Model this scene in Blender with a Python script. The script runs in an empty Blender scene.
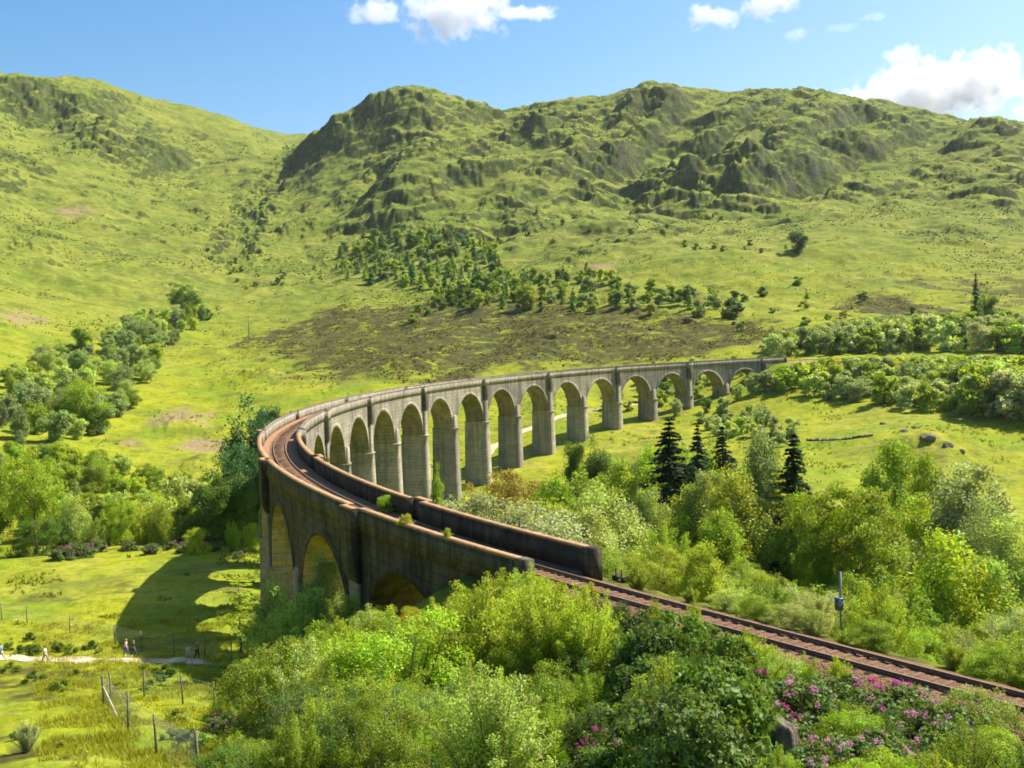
EXPOSURE = 1.0
HAZE = .000026
# rock steps of the hills: picture place of the foot, width and height in px, turn of the face, steepness
CRAGS = [
    (705,198,84,46,0,.26),(655,188,34,28,0,.3),(755,192,44,30,5,.3),(388,216,74,32,-10,.28),(345,206,30,14,-10,.3),(455,224,40,11,0,.35),
    (603,172,26,22,0,.26),(575,166,20,18,0,.3),(520,138,34,14,0,.3),(648,114,44,19,0,.26),(620,122,22,16,-5,.3),(700,150,30,10,0,.3),(590,200,36,11,0,.32),
    (560,148,30,12,0,.35),(845,192,44,18,0,.3),(880,206,30,11,0,.35),(775,160,28,18,0,.3),(855,150,34,20,0,.3),(815,125,36,11,0,.35),
    (905,193,36,10,0,.35),(930,165,36,10,0,.35),(985,137,30,14,0,.32),(960,200,26,8,0,.35),(720,128,36,12,0,.32),(745,116,36,10,0,.35),
    (112,164,60,26,-5,.26),(88,142,50,17,-5,.28),(15,106,40,22,-10,.28),(158,168,40,16,-5,.28),(130,178,24,8,-10,.35),(55,112,56,14,-5,.28),(18,165,40,11,0,.3),
    (170,186,20,6,0,.35),(30,270,34,6,0,.5),(15,250,40,6,0,.5),(320,140,34,14,-25,.34),(350,122,34,14,-25,.34),(305,160,26,12,-25,.34),(380,105,26,10,-20,.35),
    (430,125,36,9,0,.35),(470,180,36,9,0,.35),(500,205,32,8,0,.35),(540,225,36,8,0,.35),(300,235,36,9,-15,.35),(265,215,26,9,-30,.35),(640,215,26,7,0,.35),
    (30,235,36,7,0,.4),(760,205,36,8,0,.35),(900,125,36,10,0,.35),(860,110,26,8,0,.35),(430,160,36,9,0,.35),(385,175,36,10,-10,.35),
    (636,146,22,9,0,.3),(725,165,24,14,0,.3),(800,175,30,12,0,.32),(540,180,30,10,0,.35),(480,150,30,10,0,.35),
]
SKYLINE = [(-40,66),(0,70),(25,76),(50,79),(70,75),(95,77),(130,92),(160,100),(200,108),(250,124),(275,133),(298,137),(306,133),(330,119),(360,103),(385,89),(405,84),(435,89),(470,100),(505,110),
           (530,104),(570,97),(590,94),(606,100),(615,92),(640,83),(662,81),(690,89),(740,90),(790,88),(815,86),(830,91),(850,97),(872,101),(886,98),(905,105),(930,112),(960,117),(985,117),(1005,118),(1024,122),(1070,126)]
# rounded hummocks of the middle ground
KNOLLS = [(180,425,60,13,390),(215,460,70,14,330),(930,440,90,16,300),(90,345,60,8,560),(560,340,90,10,520),(400,350,80,8,470),(650,345,60,8,500),(250,350,60,10,480)]
import bpy, bmesh, math, random
import numpy as np
from mathutils import Vector, Matrix

SC = bpy.context.scene
COL = SC.collection
RAD = math.radians
DEG = 180 / math.pi

# ------------------------------------------------------------------ camera model
CAMZ = 13.2216
YAW, PITCH, FOC, ROLL = -0.036999, 0.052729, 1110.157, -0.028107
_fw = np.array([math.sin(YAW) * math.cos(PITCH), math.cos(YAW) * math.cos(PITCH), -math.sin(PITCH)])
_rt = np.array([math.cos(YAW), -math.sin(YAW), 0.0])
_up = np.cross(_rt, _fw)
_c, _s = math.cos(ROLL), math.sin(ROLL)
_R = _c * _rt + _s * _up
_U = _c * _up - _s * _rt
CAM = np.array([0, 0, CAMZ])


def ray(u, v):
    """direction of a picture ray, scaled so that one unit is one metre of ground distance"""
    d = _fw * FOC + _R * (u - 512) - _U * (v - 384)
    return d / math.hypot(d[0], d[1])


def at(u, v, d):
    return CAM + ray(u, v) * d


def proj(X):
    X = np.asarray(X, float) - CAM
    f = X @ _fw
    f = np.where(f < .5, .5, f)
    return 512 + FOC * (X @ _R) / f, 384 - FOC * (X @ _U) / f


cam_data = bpy.data.cameras.new("camera")
cam_data.sensor_width = 36
cam_data.lens = 36 * FOC / 1024
cam_data.clip_start = .5
cam_data.clip_end = 30000
cam = bpy.data.objects.new("camera", cam_data)
COL.objects.link(cam)
m = Matrix.Identity(4)
for i in range(3):
    m[i][0], m[i][1], m[i][2], m[i][3] = _R[i], _U[i], -_fw[i], CAM[i]
cam.matrix_world = m
SC.camera = cam

# ------------------------------------------------------------------ render settings
SC.render.engine = 'CYCLES'
cy = SC.cycles
cy.max_bounces = 14
cy.diffuse_bounces = 4
cy.glossy_bounces = 2
cy.transmission_bounces = 4
cy.transparent_max_bounces = 8
cy.volume_bounces = 14
cy.use_adaptive_sampling = True
cy.adaptive_threshold = 0.02
cy.use_denoising = True
cy.denoiser = 'OPENIMAGEDENOISE'
cy.sample_clamp_indirect = 6
cy.caustics_reflective = False
cy.caustics_refractive = False
cy.pixel_filter_type = 'BLACKMAN_HARRIS'
cy.filter_width = 1.7
SC.view_settings.view_transform = 'Standard'
SC.view_settings.look = 'None'
SC.view_settings.exposure = EXPOSURE
SC.view_settings.gamma = 1
SC.view_settings.use_curve_mapping = False

# ------------------------------------------------------------------ object helpers
def tag(o, label=None, cat=None, group=None, kind=None):
    if label: o["label"] = label
    if cat: o["category"] = cat
    if group: o["group"] = group
    if kind: o["kind"] = kind
    return o


def empty(name, loc, rz=0.0, scale=None):
    o = bpy.data.objects.new(name, None)
    o.empty_display_size = .2
    COL.objects.link(o)
    o.location = loc
    o.rotation_euler = (0, 0, rz)
    if scale is not None:
        o.scale = scale if hasattr(scale, '__len__') else (scale,) * 3
    return o


def link(name, mesh, parent=None):
    o = bpy.data.objects.new(name, mesh)
    COL.objects.link(o)
    if parent is not None:
        o.parent = parent
    return o


def np_mesh(name, V, F, mat=None, smooth=False, attrs=None):
    """mesh from a vertex array and ONE face array (all quads or all triangles) or a list of such arrays"""
    V = np.asarray(V, np.float32).reshape(-1, 3)
    Fs = F if isinstance(F, list) else [F]
    Fs = [np.asarray(f, np.int32) for f in Fs if len(f)]
    me = bpy.data.meshes.new(name)
    me.vertices.add(len(V))
    me.vertices.foreach_set("co", V.ravel())
    nl = sum(f.size for f in Fs)
    npoly = sum(len(f) for f in Fs)
    me.loops.add(nl)
    me.loops.foreach_set("vertex_index", np.concatenate([f.ravel() for f in Fs]))
    me.polygons.add(npoly)
    tot = np.concatenate([np.full(len(f), f.shape[1], np.int32) for f in Fs])
    st = np.concatenate([[0], np.cumsum(tot)[:-1]]).astype(np.int32)
    me.polygons.foreach_set("loop_start", st)
    me.polygons.foreach_set("loop_total", tot)
    if smooth:
        me.polygons.foreach_set("use_smooth", np.ones(npoly, bool))
    if attrs:
        for k, (dom, typ, arr) in attrs.items():
            a = me.attributes.new(k, typ, dom)
            arr = np.asarray(arr, np.float32)
            a.data.foreach_set('color' if typ == 'FLOAT_COLOR' else 'value', arr.ravel())
    me.update()
    me.validate()
    if mat: me.materials.append(mat)
    return me


class MB:
    """collects boxes, tubes, prisms and sheets for ONE mesh"""
    def __init__(s):
        s.V = []; s.Q = []; s.T = []; s.n = 0

    def add(s, V, Q=(), T=()):
        V = np.asarray(V, float).reshape(-1, 3)
        if len(Q): s.Q.append(np.asarray(Q) + s.n)
        if len(T): s.T.append(np.asarray(T) + s.n)
        s.V.append(V); s.n += len(V)

    def box(s, c, size, rz=0.0, taper=1.0):
        hx, hy, hz = [q / 2 for q in size]
        v = []
        for z, k in ((-hz, 1), (hz, taper)):
            for x, y in ((-hx, -hy), (hx, -hy), (hx, hy), (-hx, hy)):
                x2, y2 = x * k, y * k
                v.append((c[0] + x2 * math.cos(rz) - y2 * math.sin(rz), c[1] + x2 * math.sin(rz) + y2 * math.cos(rz), c[2] + z))
        s.add(v, [(3, 2, 1, 0), (4, 5, 6, 7), (0, 1, 5, 4), (1, 2, 6, 5), (2, 3, 7, 6), (3, 0, 4, 7)])

    def tube(s, pts, radii, n=6):
        pts = np.asarray(pts, float); k = len(pts)
        radii = np.broadcast_to(np.asarray(radii, float), (k,))
        T = np.gradient(pts, axis=0)
        T /= np.linalg.norm(T, axis=1)[:, None] + 1e-9
        ref = np.array([0, 0, 1.0]) if abs(T[0][2]) < .9 else np.array([1.0, 0, 0])
        A = np.cross(T, ref); A /= np.linalg.norm(A, axis=1)[:, None] + 1e-9
        B = np.cross(T, A)
        th = np.arange(n) * 2 * math.pi / n
        V = pts[:, None] + radii[:, None, None] * (np.cos(th)[None, :, None] * A[:, None] + np.sin(th)[None, :, None] * B[:, None])
        i = np.arange(k - 1)[:, None] * n; j = np.arange(n)[None]; j2 = (j + 1) % n
        Q = np.stack([i + j, i + j2, i + n + j2, i + n + j], -1).reshape(-1, 4)
        V = np.concatenate([V.reshape(-1, 3), pts[:1], pts[-1:]])
        a = np.arange(n); b = (a + 1) % n
        T0 = np.stack([np.full(n, k * n), b, a], -1)
        T1 = np.stack([np.full(n, k * n + 1), (k - 1) * n + a, (k - 1) * n + b], -1)
        s.add(V, Q, np.concatenate([T0, T1]))

    def grid(s, P, close=False):
        """P: rows x cols x 3 -> a sheet"""
        P = np.asarray(P, float); r, c = P.shape[:2]
        i = np.arange(r - 1)[:, None] * c
        j = np.arange(c if close else c - 1)[None]
        j2 = (j + 1) % c
        s.add(P.reshape(-1, 3), np.stack([i + j, i + j2, i + c + j2, i + c + j], -1).reshape(-1, 4))

    def mesh(s, name, mat, smooth=False, attrs=None):
        F = []
        if s.Q: F.append(np.concatenate(s.Q))
        if s.T: F.append(np.concatenate(s.T))
        return np_mesh(name, np.concatenate(s.V), F, mat, smooth, attrs)

    def build(s, name, mat, parent=None, smooth=False):
        return link(name, s.mesh(name, mat, smooth), parent)


# ------------------------------------------------------------------ noise
_rng = np.random.default_rng(5)
_perm = np.concatenate([_rng.permutation(512)] * 2)
_gr = np.stack([np.cos(np.arange(512) * 2.399963), np.sin(np.arange(512) * 2.399963)], -1)


def gnoise(x, y):
    xi = np.floor(x).astype(np.int64); yi = np.floor(y).astype(np.int64)
    fx = x - xi; fy = y - yi
    u = fx * fx * fx * (fx * (fx * 6 - 15) + 10); v = fy * fy * fy * (fy * (fy * 6 - 15) + 10)
    def g(ix, iy, dx, dy):
        h = _perm[(_perm[ix & 511] + iy) & 511]
        q = _gr[h]
        return q[..., 0] * dx + q[..., 1] * dy
    a = g(xi, yi, fx, fy); b = g(xi + 1, yi, fx - 1, fy)
    c = g(xi, yi + 1, fx, fy - 1); d = g(xi + 1, yi + 1, fx - 1, fy - 1)
    return 1.5 * ((a * (1 - u) + b * u) * (1 - v) + (c * (1 - u) + d * u) * v)


def fbm(x, y, lam, octv=4, gain=.5, seed=0):
    o = 0; a = 1.0; f = 1.0 / lam
    for k in range(octv):
        o = o + a * gnoise(x * f + 17.3 * seed + 5.1 * k, y * f - 9.7 * seed + 3.3 * k)
        a *= gain; f *= 2.03
    return o


def ss(a, b, x):
    t = np.clip((x - a) / (b - a), 0, 1)
    return t * t * (3 - 2 * t)


# ------------------------------------------------------------------ the railway line (a curve of about 241 m radius)
OX, OY = -195.446679, -205.569723
_R0, _A0, _GR, _KA, _KB = 241.46028, 3.7702252, -0.00265975, -0.00067023, 0.00076182
HW = 2.667                                  # half width to the outer face of the parapets
_ss = np.linspace(-60, 620, 1361)
_u = (np.clip(_ss, -30, 420) - 190) / 190
_k = 1 / _R0 * (1 + _KA * _u * 100 + _KB * _u * _u * 100)
_k = np.where(_ss < -5, 0.0012, _k)
_k = np.where(_ss > 500, 0.0015, _k)
_th = _A0 - math.pi / 2 - np.cumsum(_k) * .5
_th = _th - np.interp(0, _ss, _th) + _A0 - math.pi / 2
_cx = np.cumsum(np.cos(_th)) * .5; _cy = np.cumsum(np.sin(_th)) * .5
_cx = _cx - np.interp(0, _ss, _cx) + _R0 * math.cos(_A0) - OX
_cy = _cy - np.interp(0, _ss, _cy) + _R0 * math.sin(_A0) - OY


def line_pt(s, off=0.0, z=0.0):
    """point of the line: s metres along, off to the outside of the bend, z above the parapet tops"""
    s = np.asarray(s, float)
    X = np.interp(s, _ss, _cx); Y = np.interp(s, _ss, _cy); T = np.interp(s, _ss, _th)
    return np.stack(np.broadcast_arrays(X - np.sin(T) * off, Y + np.cos(T) * off, _GR * np.clip(s, -5, 420) + z), -1)


# ------------------------------------------------------------------ terrain
PROF = {
 -30: [(0,11.6),(10,8.5),(25,2.5),(45,-3.5),(60,-7),(94,-14),(128,-19.3),(165,-20.8),(192,-22),(240,-29),(300,-22),(420,-6),(600,28),(800,75),(1000,130),(1300,225),(1600,330),(1900,440),(2200,420),(3200,380)],
 -24: [(0,11.6),(10,8.5),(25,2.5),(45,-4),(60,-7),(94,-14),(128,-19.3),(165,-20.8),(192,-22),(240,-29),(300,-24),(420,-12),(600,14),(800,52),(1000,100),(1300,190),(1600,292),(1900,408),(2200,390),(3200,360)],
 -18: [(0,11.6),(10,8.5),(25,2.5),(45,-4),(60,-8),(94,-14.3),(128,-19.4),(165,-21),(192,-22.5),(240,-29),(280,-30),(340,-25),(420,-15),(600,8),(800,42),(1000,85),(1300,160),(1600,245),(2000,388),(2300,390),(3200,360)],
 -12.5: [(0,11.6),(10,8.5),(25,2.5),(45,-4),(60,-9),(80,-14),(110,-18.5),(140,-22),(185,-25),(225,-29),(260,-31),(330,-25),(420,-13),(600,10),(800,40),(1000,82),(1300,170),(1500,236),(1700,283),(2100,352),(2500,433),(3200,430)],
 -7.4: [(0,11.6),(10,8.5),(25,2.2),(40,-2.5),(60,-8),(80,-13),(110,-19),(150,-25),(200,-30),(260,-31.5),(300,-29),(350,-22),(430,-9),(600,14),(800,50),(1000,102),(1200,172),(1350,240),(1500,328),(1700,326),(2100,300),(3200,300)],
 -2.3: [(0,11.6),(10,8.5),(25,2),(40,-2),(60,-5),(80,-11),(110,-18),(150,-25),(200,-30),(260,-31),(310,-27),(360,-19),(440,-7),(600,18),(800,62),(1000,115),(1200,190),(1400,260),(1600,310),(1900,305),(3200,250)],
 5: [(0,11.6),(10,8.5),(25,2.5),(40,-1.5),(58,-2),(75,-9),(110,-17),(150,-23),(200,-27),(270,-27.5),(330,-23),(380,-18),(440,-8),(600,24),(800,70),(1000,112),(1100,135),(1250,205),(1400,285),(1500,322),(1800,300),(3200,250)],
 12.5: [(0,11.6),(10,8.5),(25,2),(40,-1.5),(50,-2),(65,-8),(90,-14),(120,-18),(160,-22),(220,-24),(290,-23.5),(330,-20),(380,-13.5),(430,-3),(480,3),(600,24),(800,68),(1000,112),(1200,180),(1350,245),(1500,302),(1800,290),(3200,250)],
 17.5: [(0,11.6),(10,8.5),(25,1.5),(38,-1.6),(46,-2),(60,-8),(90,-15),(130,-19),(200,-25),(270,-25),(320,-19),(380,-11),(430,-3),(480,3),(600,22),(800,66),(1000,112),(1250,190),(1450,270),(1800,260),(3200,250)],
 23: [(0,11.6),(10,8.5),(25,1),(35,-1.2),(46,-2),(60,-7),(90,-14),(130,-19),(200,-25),(260,-26),(320,-19),(390,-9),(435,-3),(500,2),(600,18),(800,60),(1000,105),(1200,165),(1400,230),(1800,220),(3200,230)],
 30: [(0,11.6),(10,8.5),(25,1),(35,-1.2),(46,-3),(60,-7),(90,-14),(130,-19),(200,-25),(260,-26),(320,-18),(390,-7),(435,-2),(500,3),(600,18),(800,56),(1000,98),(1200,150),(1400,200),(1800,200),(3200,220)],
}
_paz = np.array(sorted(PROF))
_ld = np.linspace(0, math.log(3300), 900)
_tab = []
for a_ in _paz:
    pr = PROF[a_]
    xs = np.log(np.array([max(p_[0], 1) for p_ in pr])); zs = np.array([p_[1] for p_ in pr], float)
    # monotone-ish cubic (finite-difference tangents, limited)
    dl = np.diff(zs) / np.diff(xs)
    tg = np.concatenate([[dl[0]], np.where(dl[1:] * dl[:-1] > 0, 2 * dl[1:] * dl[:-1] / (dl[1:] + dl[:-1] + 1e-9), 0), [dl[-1]]])
    i_ = np.clip(np.searchsorted(xs, _ld) - 1, 0, len(xs) - 2)
    h_ = xs[i_ + 1] - xs[i_]; t_ = np.clip((_ld - xs[i_]) / h_, 0, 1)
    _tab.append((2*t_**3-3*t_**2+1)*zs[i_] + (t_**3-2*t_**2+t_)*h_*tg[i_] + (-2*t_**3+3*t_**2)*zs[i_+1] + (t_**3-t_**2)*h_*tg[i_+1])
_tab = np.array(_tab)
_faz = np.arange(-30, 30.01, .25)
_tg = np.gradient(_tab, _paz, axis=0)
i_ = np.clip(np.searchsorted(_paz, _faz, side='right') - 1, 0, len(_paz) - 2)
h_ = (_paz[i_ + 1] - _paz[i_])[:, None]; t_ = ((_faz - _paz[i_]) / h_[:, 0])[:, None]
_fine = (2*t_**3-3*t_**2+1)*_tab[i_] + (t_**3-2*t_**2+t_)*h_*_tg[i_] + (-2*t_**3+3*t_**2)*_tab[i_+1] + (t_**3-t_**2)*h_*_tg[i_+1]


def base_h(azd, d):
    azd = np.clip(azd, -30, 30)
    fi = np.clip((azd + 30) / .25, 0, len(_faz) - 1.001); ia = fi.astype(int); fa = fi - ia
    fd = np.clip(np.log(np.maximum(d, 1)) / _ld[1], 0, len(_ld) - 1.001); jd = fd.astype(int); fj = fd - jd
    return ((_fine[ia, jd] * (1 - fj) + _fine[ia, jd + 1] * fj) * (1 - fa)
            + (_fine[ia + 1, jd] * (1 - fj) + _fine[ia + 1, jd + 1] * fj) * fa)


AZ = np.concatenate([np.arange(-33, 33.001, .06), np.linspace(33, 327, 62)[1:-1]])
DD = np.concatenate([np.geomspace(.6, 100, 240)[:-1], np.geomspace(100, 500, 260)[:-1], np.geomspace(500, 1750, 420)[:-1], np.geomspace(1750, 3200, 90)])
NA, ND = len(AZ), len(DD)
_azr = np.radians(AZ)
GX = DD[:, None] * np.sin(_azr)[None]; GY = DD[:, None] * np.cos(_azr)[None]
_azw = ((AZ + 180) % 360) - 180
_side = np.where(_azw > 0, 1.0, -1.0)
_azuse = np.where(np.abs(_azw) <= 30, _azw, _side * 30)
GZ = base_h(np.broadcast_to(_azuse[None], GX.shape), np.broadcast_to(DD[:, None], GX.shape))
# behind the camera the hillside it stands on simply goes on rising
_back = ss(60, 120, np.abs(_azw))[None]
GZ = GZ * (1 - _back) + _back * (11.6 + 0.22 * DD[:, None] * np.clip(1 - DD[:, None] / 6000, .3, 1) + 0 * GX)
_D = DD[:, None] + 0 * GX

# large and medium relief
hill = ss(520, 1000, _D)
_lf = 1 - .5 * (1 - ss(-12, -7, _azw))[None]            # the left hill is smoother
GZ += hill * _lf * 14 * fbm(GX, GY, 330, 4, .5, 1)
_w = fbm(GX, GY, 110, 2, .5, 2)
_wx, _wy = GX - 26 * _w, GY - 44 * _w
GZ += hill * _lf * 11 * (np.abs(fbm(_wx, _wy, 210, 4, .55, 3)) - .3)
GZ += ss(260, 600, _D) * 3.0 * fbm(GX, GY, 70, 4, .5, 4)


def crag(u, v, wpx, hpx, turn=0.0, steep=.35):
    """a rock step: rises steeply away from the viewer's side and falls off gently behind"""
    r = ray(u, v)
    az = math.degrees(math.atan2(r[0], r[1]))
    ds = np.linspace(350, 1900, 600)
    zz = base_h(np.full(600, az), ds)
    hit = np.argmax(zz > CAMZ + r[2] * ds)
    d = ds[hit] if zz.max() > -1e9 and (zz > CAMZ + r[2] * ds).any() else 1450
    crag_world(d * math.sin(math.radians(az)), d * math.cos(math.radians(az)), wpx * d / FOC, hpx * d / FOC, turn, steep)


def crag_world(px, py, w, h, turn=0.0, steep=.35):
    d = math.hypot(px, py); az = math.degrees(math.atan2(px, py))
    span = math.degrees((w * 2.2 + 60) / d)
    a0, a1 = np.searchsorted(AZ[:1101], [az - span, az + span])
    d0, d1 = np.searchsorted(DD, [d - w * 2 - h * 2 - 30, d + h * 9 + w * 2])
    if a1 <= a0 or d1 <= d0: return
    x = GX[d0:d1, a0:a1] - px; y = GY[d0:d1, a0:a1] - py
    dirx, diry = math.sin(RAD(az + 25 + turn)), math.cos(RAD(az + 25 + turn))
    t = x * dirx + y * diry; l = x * diry - y * dirx
    t = t + .25 * l * l / max(w, 1)
    st = (steep * 2.4 + .12) * h
    # broken into ledges, each with its own ragged edge
    f = 0
    for q in range(3):
        wq = fbm(x + px + 91 * q, y + py - 37 * q, max(w * .38, 12), 4, .58, 8)
        f = f + ss(-st * .5, st * .5, t - (q - 1) * st * 1.15 + wq * w * .30) / 3
    f = f * np.exp(-np.maximum(t - st * 1.2, 0) / (h * 3.6 + 14))
    g = np.exp(-(l / (w * .62)) ** 4)
    GZ[d0:d1, a0:a1] += h * .85 * f * g


for c_ in CRAGS:
    crag(*c_)
_rc = np.random.default_rng(11)
for k_ in range(120):
    az_ = RAD(_rc.uniform(-30, 27)); d_ = 620 + 900 * _rc.random() ** .7
    if math.degrees(az_) < -9 and _rc.random() < .6: continue
    if d_ < 800 and _rc.random() < .7: continue
    big_ = 1.0 if math.degrees(az_) > -9 else .6
    h_ = big_ * _rc.uniform(2.5, 10) * (.5 + .6 * (d_ - 600) / 900)
    crag_world(d_ * math.sin(az_), d_ * math.cos(az_), h_ * _rc.uniform(1.8, 5.0), h_, _rc.uniform(-45, 30))
_up = ss(700, 1150, _D) * _lf * (.3 + .7 * ss(-.3, .4, fbm(GX, GY, 260, 3, .5, 28)))
GZ += _up * (6.0 * np.abs(fbm(_wx, _wy, 62, 4, .52, 6)) - 2.2)
GZ += ss(500, 900, _D) * 1.3 * fbm(GX, GY, 19, 3, .6, 7)
# rock ledges that run along the slope
_lg = fbm(GX * .42 + 6 * _w, GY + .35 * GX + 10 * _w, 34, 4, .55, 19)
GZ += ss(620, 1000, _D) * (.25 + .75 * ss(-9, -6, _azw)[None]) * 4.0 * ss(.0, .22, _lg) * ss(-.25, .45, fbm(GX, GY, 190, 3, .5, 27))
# hold every part of the ridge at the height it has
_ska = np.array([math.degrees(math.atan2(ray(u, v)[0], ray(u, v)[1])) for u, v in SKYLINE]); _skt = np.array([ray(u, v)[2] for u, v in SKYLINE])
_d9 = np.searchsorted(DD, 900)
_cur = ((GZ[_d9:, :1101] - CAMZ) / DD[_d9:, None]).max(0)
_kf = np.interp(AZ[:1101], _ska, _skt) / np.maximum(_cur, .05)
_kn = np.exp(-.5 * (np.arange(-30, 31) / 9.0) ** 2); _kn /= _kn.sum()
_kf = np.convolve(np.pad(_kf, 30, mode='edge'), _kn, mode='valid')
GZ[:, :1101] = CAMZ + (GZ[:, :1101] - CAMZ) * (1 + (_kf[None] - 1) * ss(750, 1250, _D[:, :1101]))
GZ += _up * .8 * fbm(GX, GY, 9, 3, .6, 17)
# steep faces are broken rock: blocks, cracks and shelves
_gd1 = np.gradient(GZ, axis=0) / np.gradient(DD)[:, None]
_ga1 = np.gradient(GZ, axis=1) / np.maximum(np.gradient(np.where(AZ > 180, AZ, AZ))[None] * math.pi / 180 * DD[:, None], 1e-3)
_steep = ss(.55, 1.0, np.hypot(_gd1, _ga1)) * ss(550, 800, _D)
_steep[:, 1095:] = 0
GZ += _steep * (2.6 * np.abs(fbm(GX * .7 + 3 * _w, GY + .3 * GX, 17, 4, .6, 33)) - .8 + .8 * fbm(GX, GY, 5, 3, .6, 34))
# small lumps of the near and middle ground
GZ += ss(25, 60, _D) * (1 - hill) * (.35 * fbm(GX, GY, 9, 3, .5, 9) + .8 * fbm(GX, GY, 32, 3, .5, 10) * ss(80, 200, _D))
GZ += ss(15, 40, _D) * (1 - ss(120, 200, _D)) * .16 * fbm(GX, GY, 2.2, 3, .55, 12)
for (u_, v_, w_, h_, wd_) in KNOLLS:      # rounded hummocks (picture place, width and height in px, distance)
    p_ = at(u_, v_, wd_); sx_ = w_ * wd_ / FOC / 2; hh_ = h_ * wd_ / FOC
    x_, y_ = GX - p_[0], GY - p_[1]
    GZ += hh_ * np.exp(-(x_ ** 2 + (y_ * .8) ** 2) / (sx_ ** 2)) * (1 + .3 * fbm(GX, GY, 6, 3, .5, 13))

# where the line runs on the ground: cut and bank up to the formation
def near_line(x, y, s0, s1, step=1.0):
    s = np.arange(s0, s1 + .1, step); P = line_pt(s)
    best = np.full(x.shape, 1e9); zb = np.zeros(x.shape)
    for p in P:
        q = (x - p[0]) ** 2 + (y - p[1]) ** 2
        k = q < best
        best = np.where(k, q, best); zb = np.where(k, p[2], zb)
    return np.sqrt(best), zb


RAIL_Z, BED_Z = -1.32, -1.62
for s0_, s1_, dmin_, dmax_ in ((-58, 4, 10, 95), (396, 520, 380, 520)):
    i0, i1 = np.searchsorted(DD, [dmin_, dmax_])
    r_, zf_ = near_line(GX[i0:i1], GY[i0:i1], s0_, s1_, 1.0 if s1_ < 100 else 2.0)
    zf_ = zf_ + BED_Z - .35
    e_ = np.maximum(r_ - 3.6, 0)
    GZ[i0:i1] = np.clip(GZ[i0:i1], zf_ - e_ * .62, zf_ + e_ * .8 + np.where(r_ < 3.6, 0, 0))


def gz(x, y):
    """height of the ground"""
    x = np.asarray(x, float); y = np.asarray(y, float)
    d = np.hypot(x, y); a = np.degrees(np.arctan2(x, y))
    fa = np.clip((a + 33) / .06, 0, 1099.99); ia = fa.astype(int); fa = fa - ia
    j = np.clip(np.searchsorted(DD, d) - 1, 0, ND - 2); fj = np.clip((d - DD[j]) / (DD[j + 1] - DD[j]), 0, 1)
    return ((GZ[j, ia] * (1 - fj) + GZ[j + 1, ia] * fj) * (1 - fa) + (GZ[j, ia + 1] * (1 - fj) + GZ[j + 1, ia + 1] * fj) * fa)


def hit(u, v, dmin=20, dmax=2600):
    """where a picture ray first meets the ground"""
    r = ray(u, v)
    ds = np.geomspace(dmin, dmax, 3000)
    z = gz(r[0] * ds, r[1] * ds)
    k = np.argmax(z > CAMZ + r[2] * ds)
    if not (z > CAMZ + r[2] * ds).any(): k = len(ds) - 1
    return np.array([r[0] * ds[k], r[1] * ds[k], z[k]])


# -------- what grows where (0..1 masks kept per vertex; the colours are mixed in the material)
_sl = np.zeros_like(GZ)
_pu, _pv = proj(np.stack([GX, GY, GZ], -1).reshape(-1, 3))      # used only to find the heath's outline on the ground once
_pu = _pu.reshape(GX.shape); _pv = _pv.reshape(GX.shape)
n1_ = fbm(GX, GY, 60, 4, .55, 20); n2_ = fbm(GX, GY, 14, 4, .6, 21); n3_ = fbm(GX, GY, 190, 3, .5, 22); n4_ = fbm(GX, GY, 4, 3, .6, 23)
GX_ALL, GY_ALL = GX, GY
def poly_mask(poly, soft, n):
    """soft mask of a ground patch given by its corners on the ground"""
    P = [hit(*p)[:2] for p in poly]
    P = np.array(P)
    pd = np.hypot(P[:, 0], P[:, 1]); pa = np.degrees(np.arctan2(P[:, 0], P[:, 1])); mg = soft * 4 + 3
    d0, d1 = np.searchsorted(DD, [pd.min() - mg, pd.max() + mg]); ma = math.degrees(mg / pd.min())
    a0, a1 = np.searchsorted(AZ[:1101], [pa.min() - ma, pa.max() + ma])
    full = np.zeros(GX_ALL.shape); GX, GY = GX_ALL[d0:d1, a0:a1], GY_ALL[d0:d1, a0:a1]; n = n[d0:d1, a0:a1]
    inside = np.zeros(GX.shape, bool)
    dist = np.full(GX.shape, 1e9)
    for k in range(len(P)):
        a, b = P[k], P[(k + 1) % len(P)]
        c = ((a[1] > GY) != (b[1] > GY)) & (GX < (b[0] - a[0]) * (GY - a[1]) / (b[1] - a[1] + 1e-12) + a[0])
        inside ^= c
        ab = b - a; t = np.clip(((GX - a[0]) * ab[0] + (GY - a[1]) * ab[1]) / (ab @ ab + 1e-9), 0, 1)
        dist = np.minimum(dist, (GX - a[0] - t * ab[0]) ** 2 + (GY - a[1] - t * ab[1]) ** 2)
    sd = np.sqrt(dist) * np.where(inside, 1, -1)
    full[d0:d1, a0:a1] = ss(-soft, soft, sd + n * soft * 1.6)
    return full
heath = poly_mask([(255,338),(330,312),(430,303),(560,305),(700,318),(785,325),(800,345),(700,354),(560,364),(430,380),(330,374),(270,352)], 11, n2_ + .5 * n1_)
heath = np.maximum(heath, poly_mask([(835,302),(870,294),(905,298),(965,314),(900,320),(850,312)], 6, n2_))
heath = np.maximum(heath, poly_mask([(0,668),(45,666),(92,672),(95,690),(40,702),(0,695)], 1.5, n4_) * (.55 + .45 * ss(-.1, .5, n4_ + .3)))
heath = np.maximum(heath, poly_mask([(0,738),(45,742),(90,752),(90,768),(0,768)], 1.5, n4_) * ss(0, .4, n4_ + .2))
heath = np.maximum(heath, poly_mask([(210,760),(230,735),(265,755),(265,768)], 1.0, n4_) * .7)
heath = np.maximum(heath, .75 * ss(.35, .8, n3_ + .5 * n2_) * ss(420, 560, _D) * (1 - ss(900, 1100, _D)) * ss(-6, 6, _azw)[None])
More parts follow.
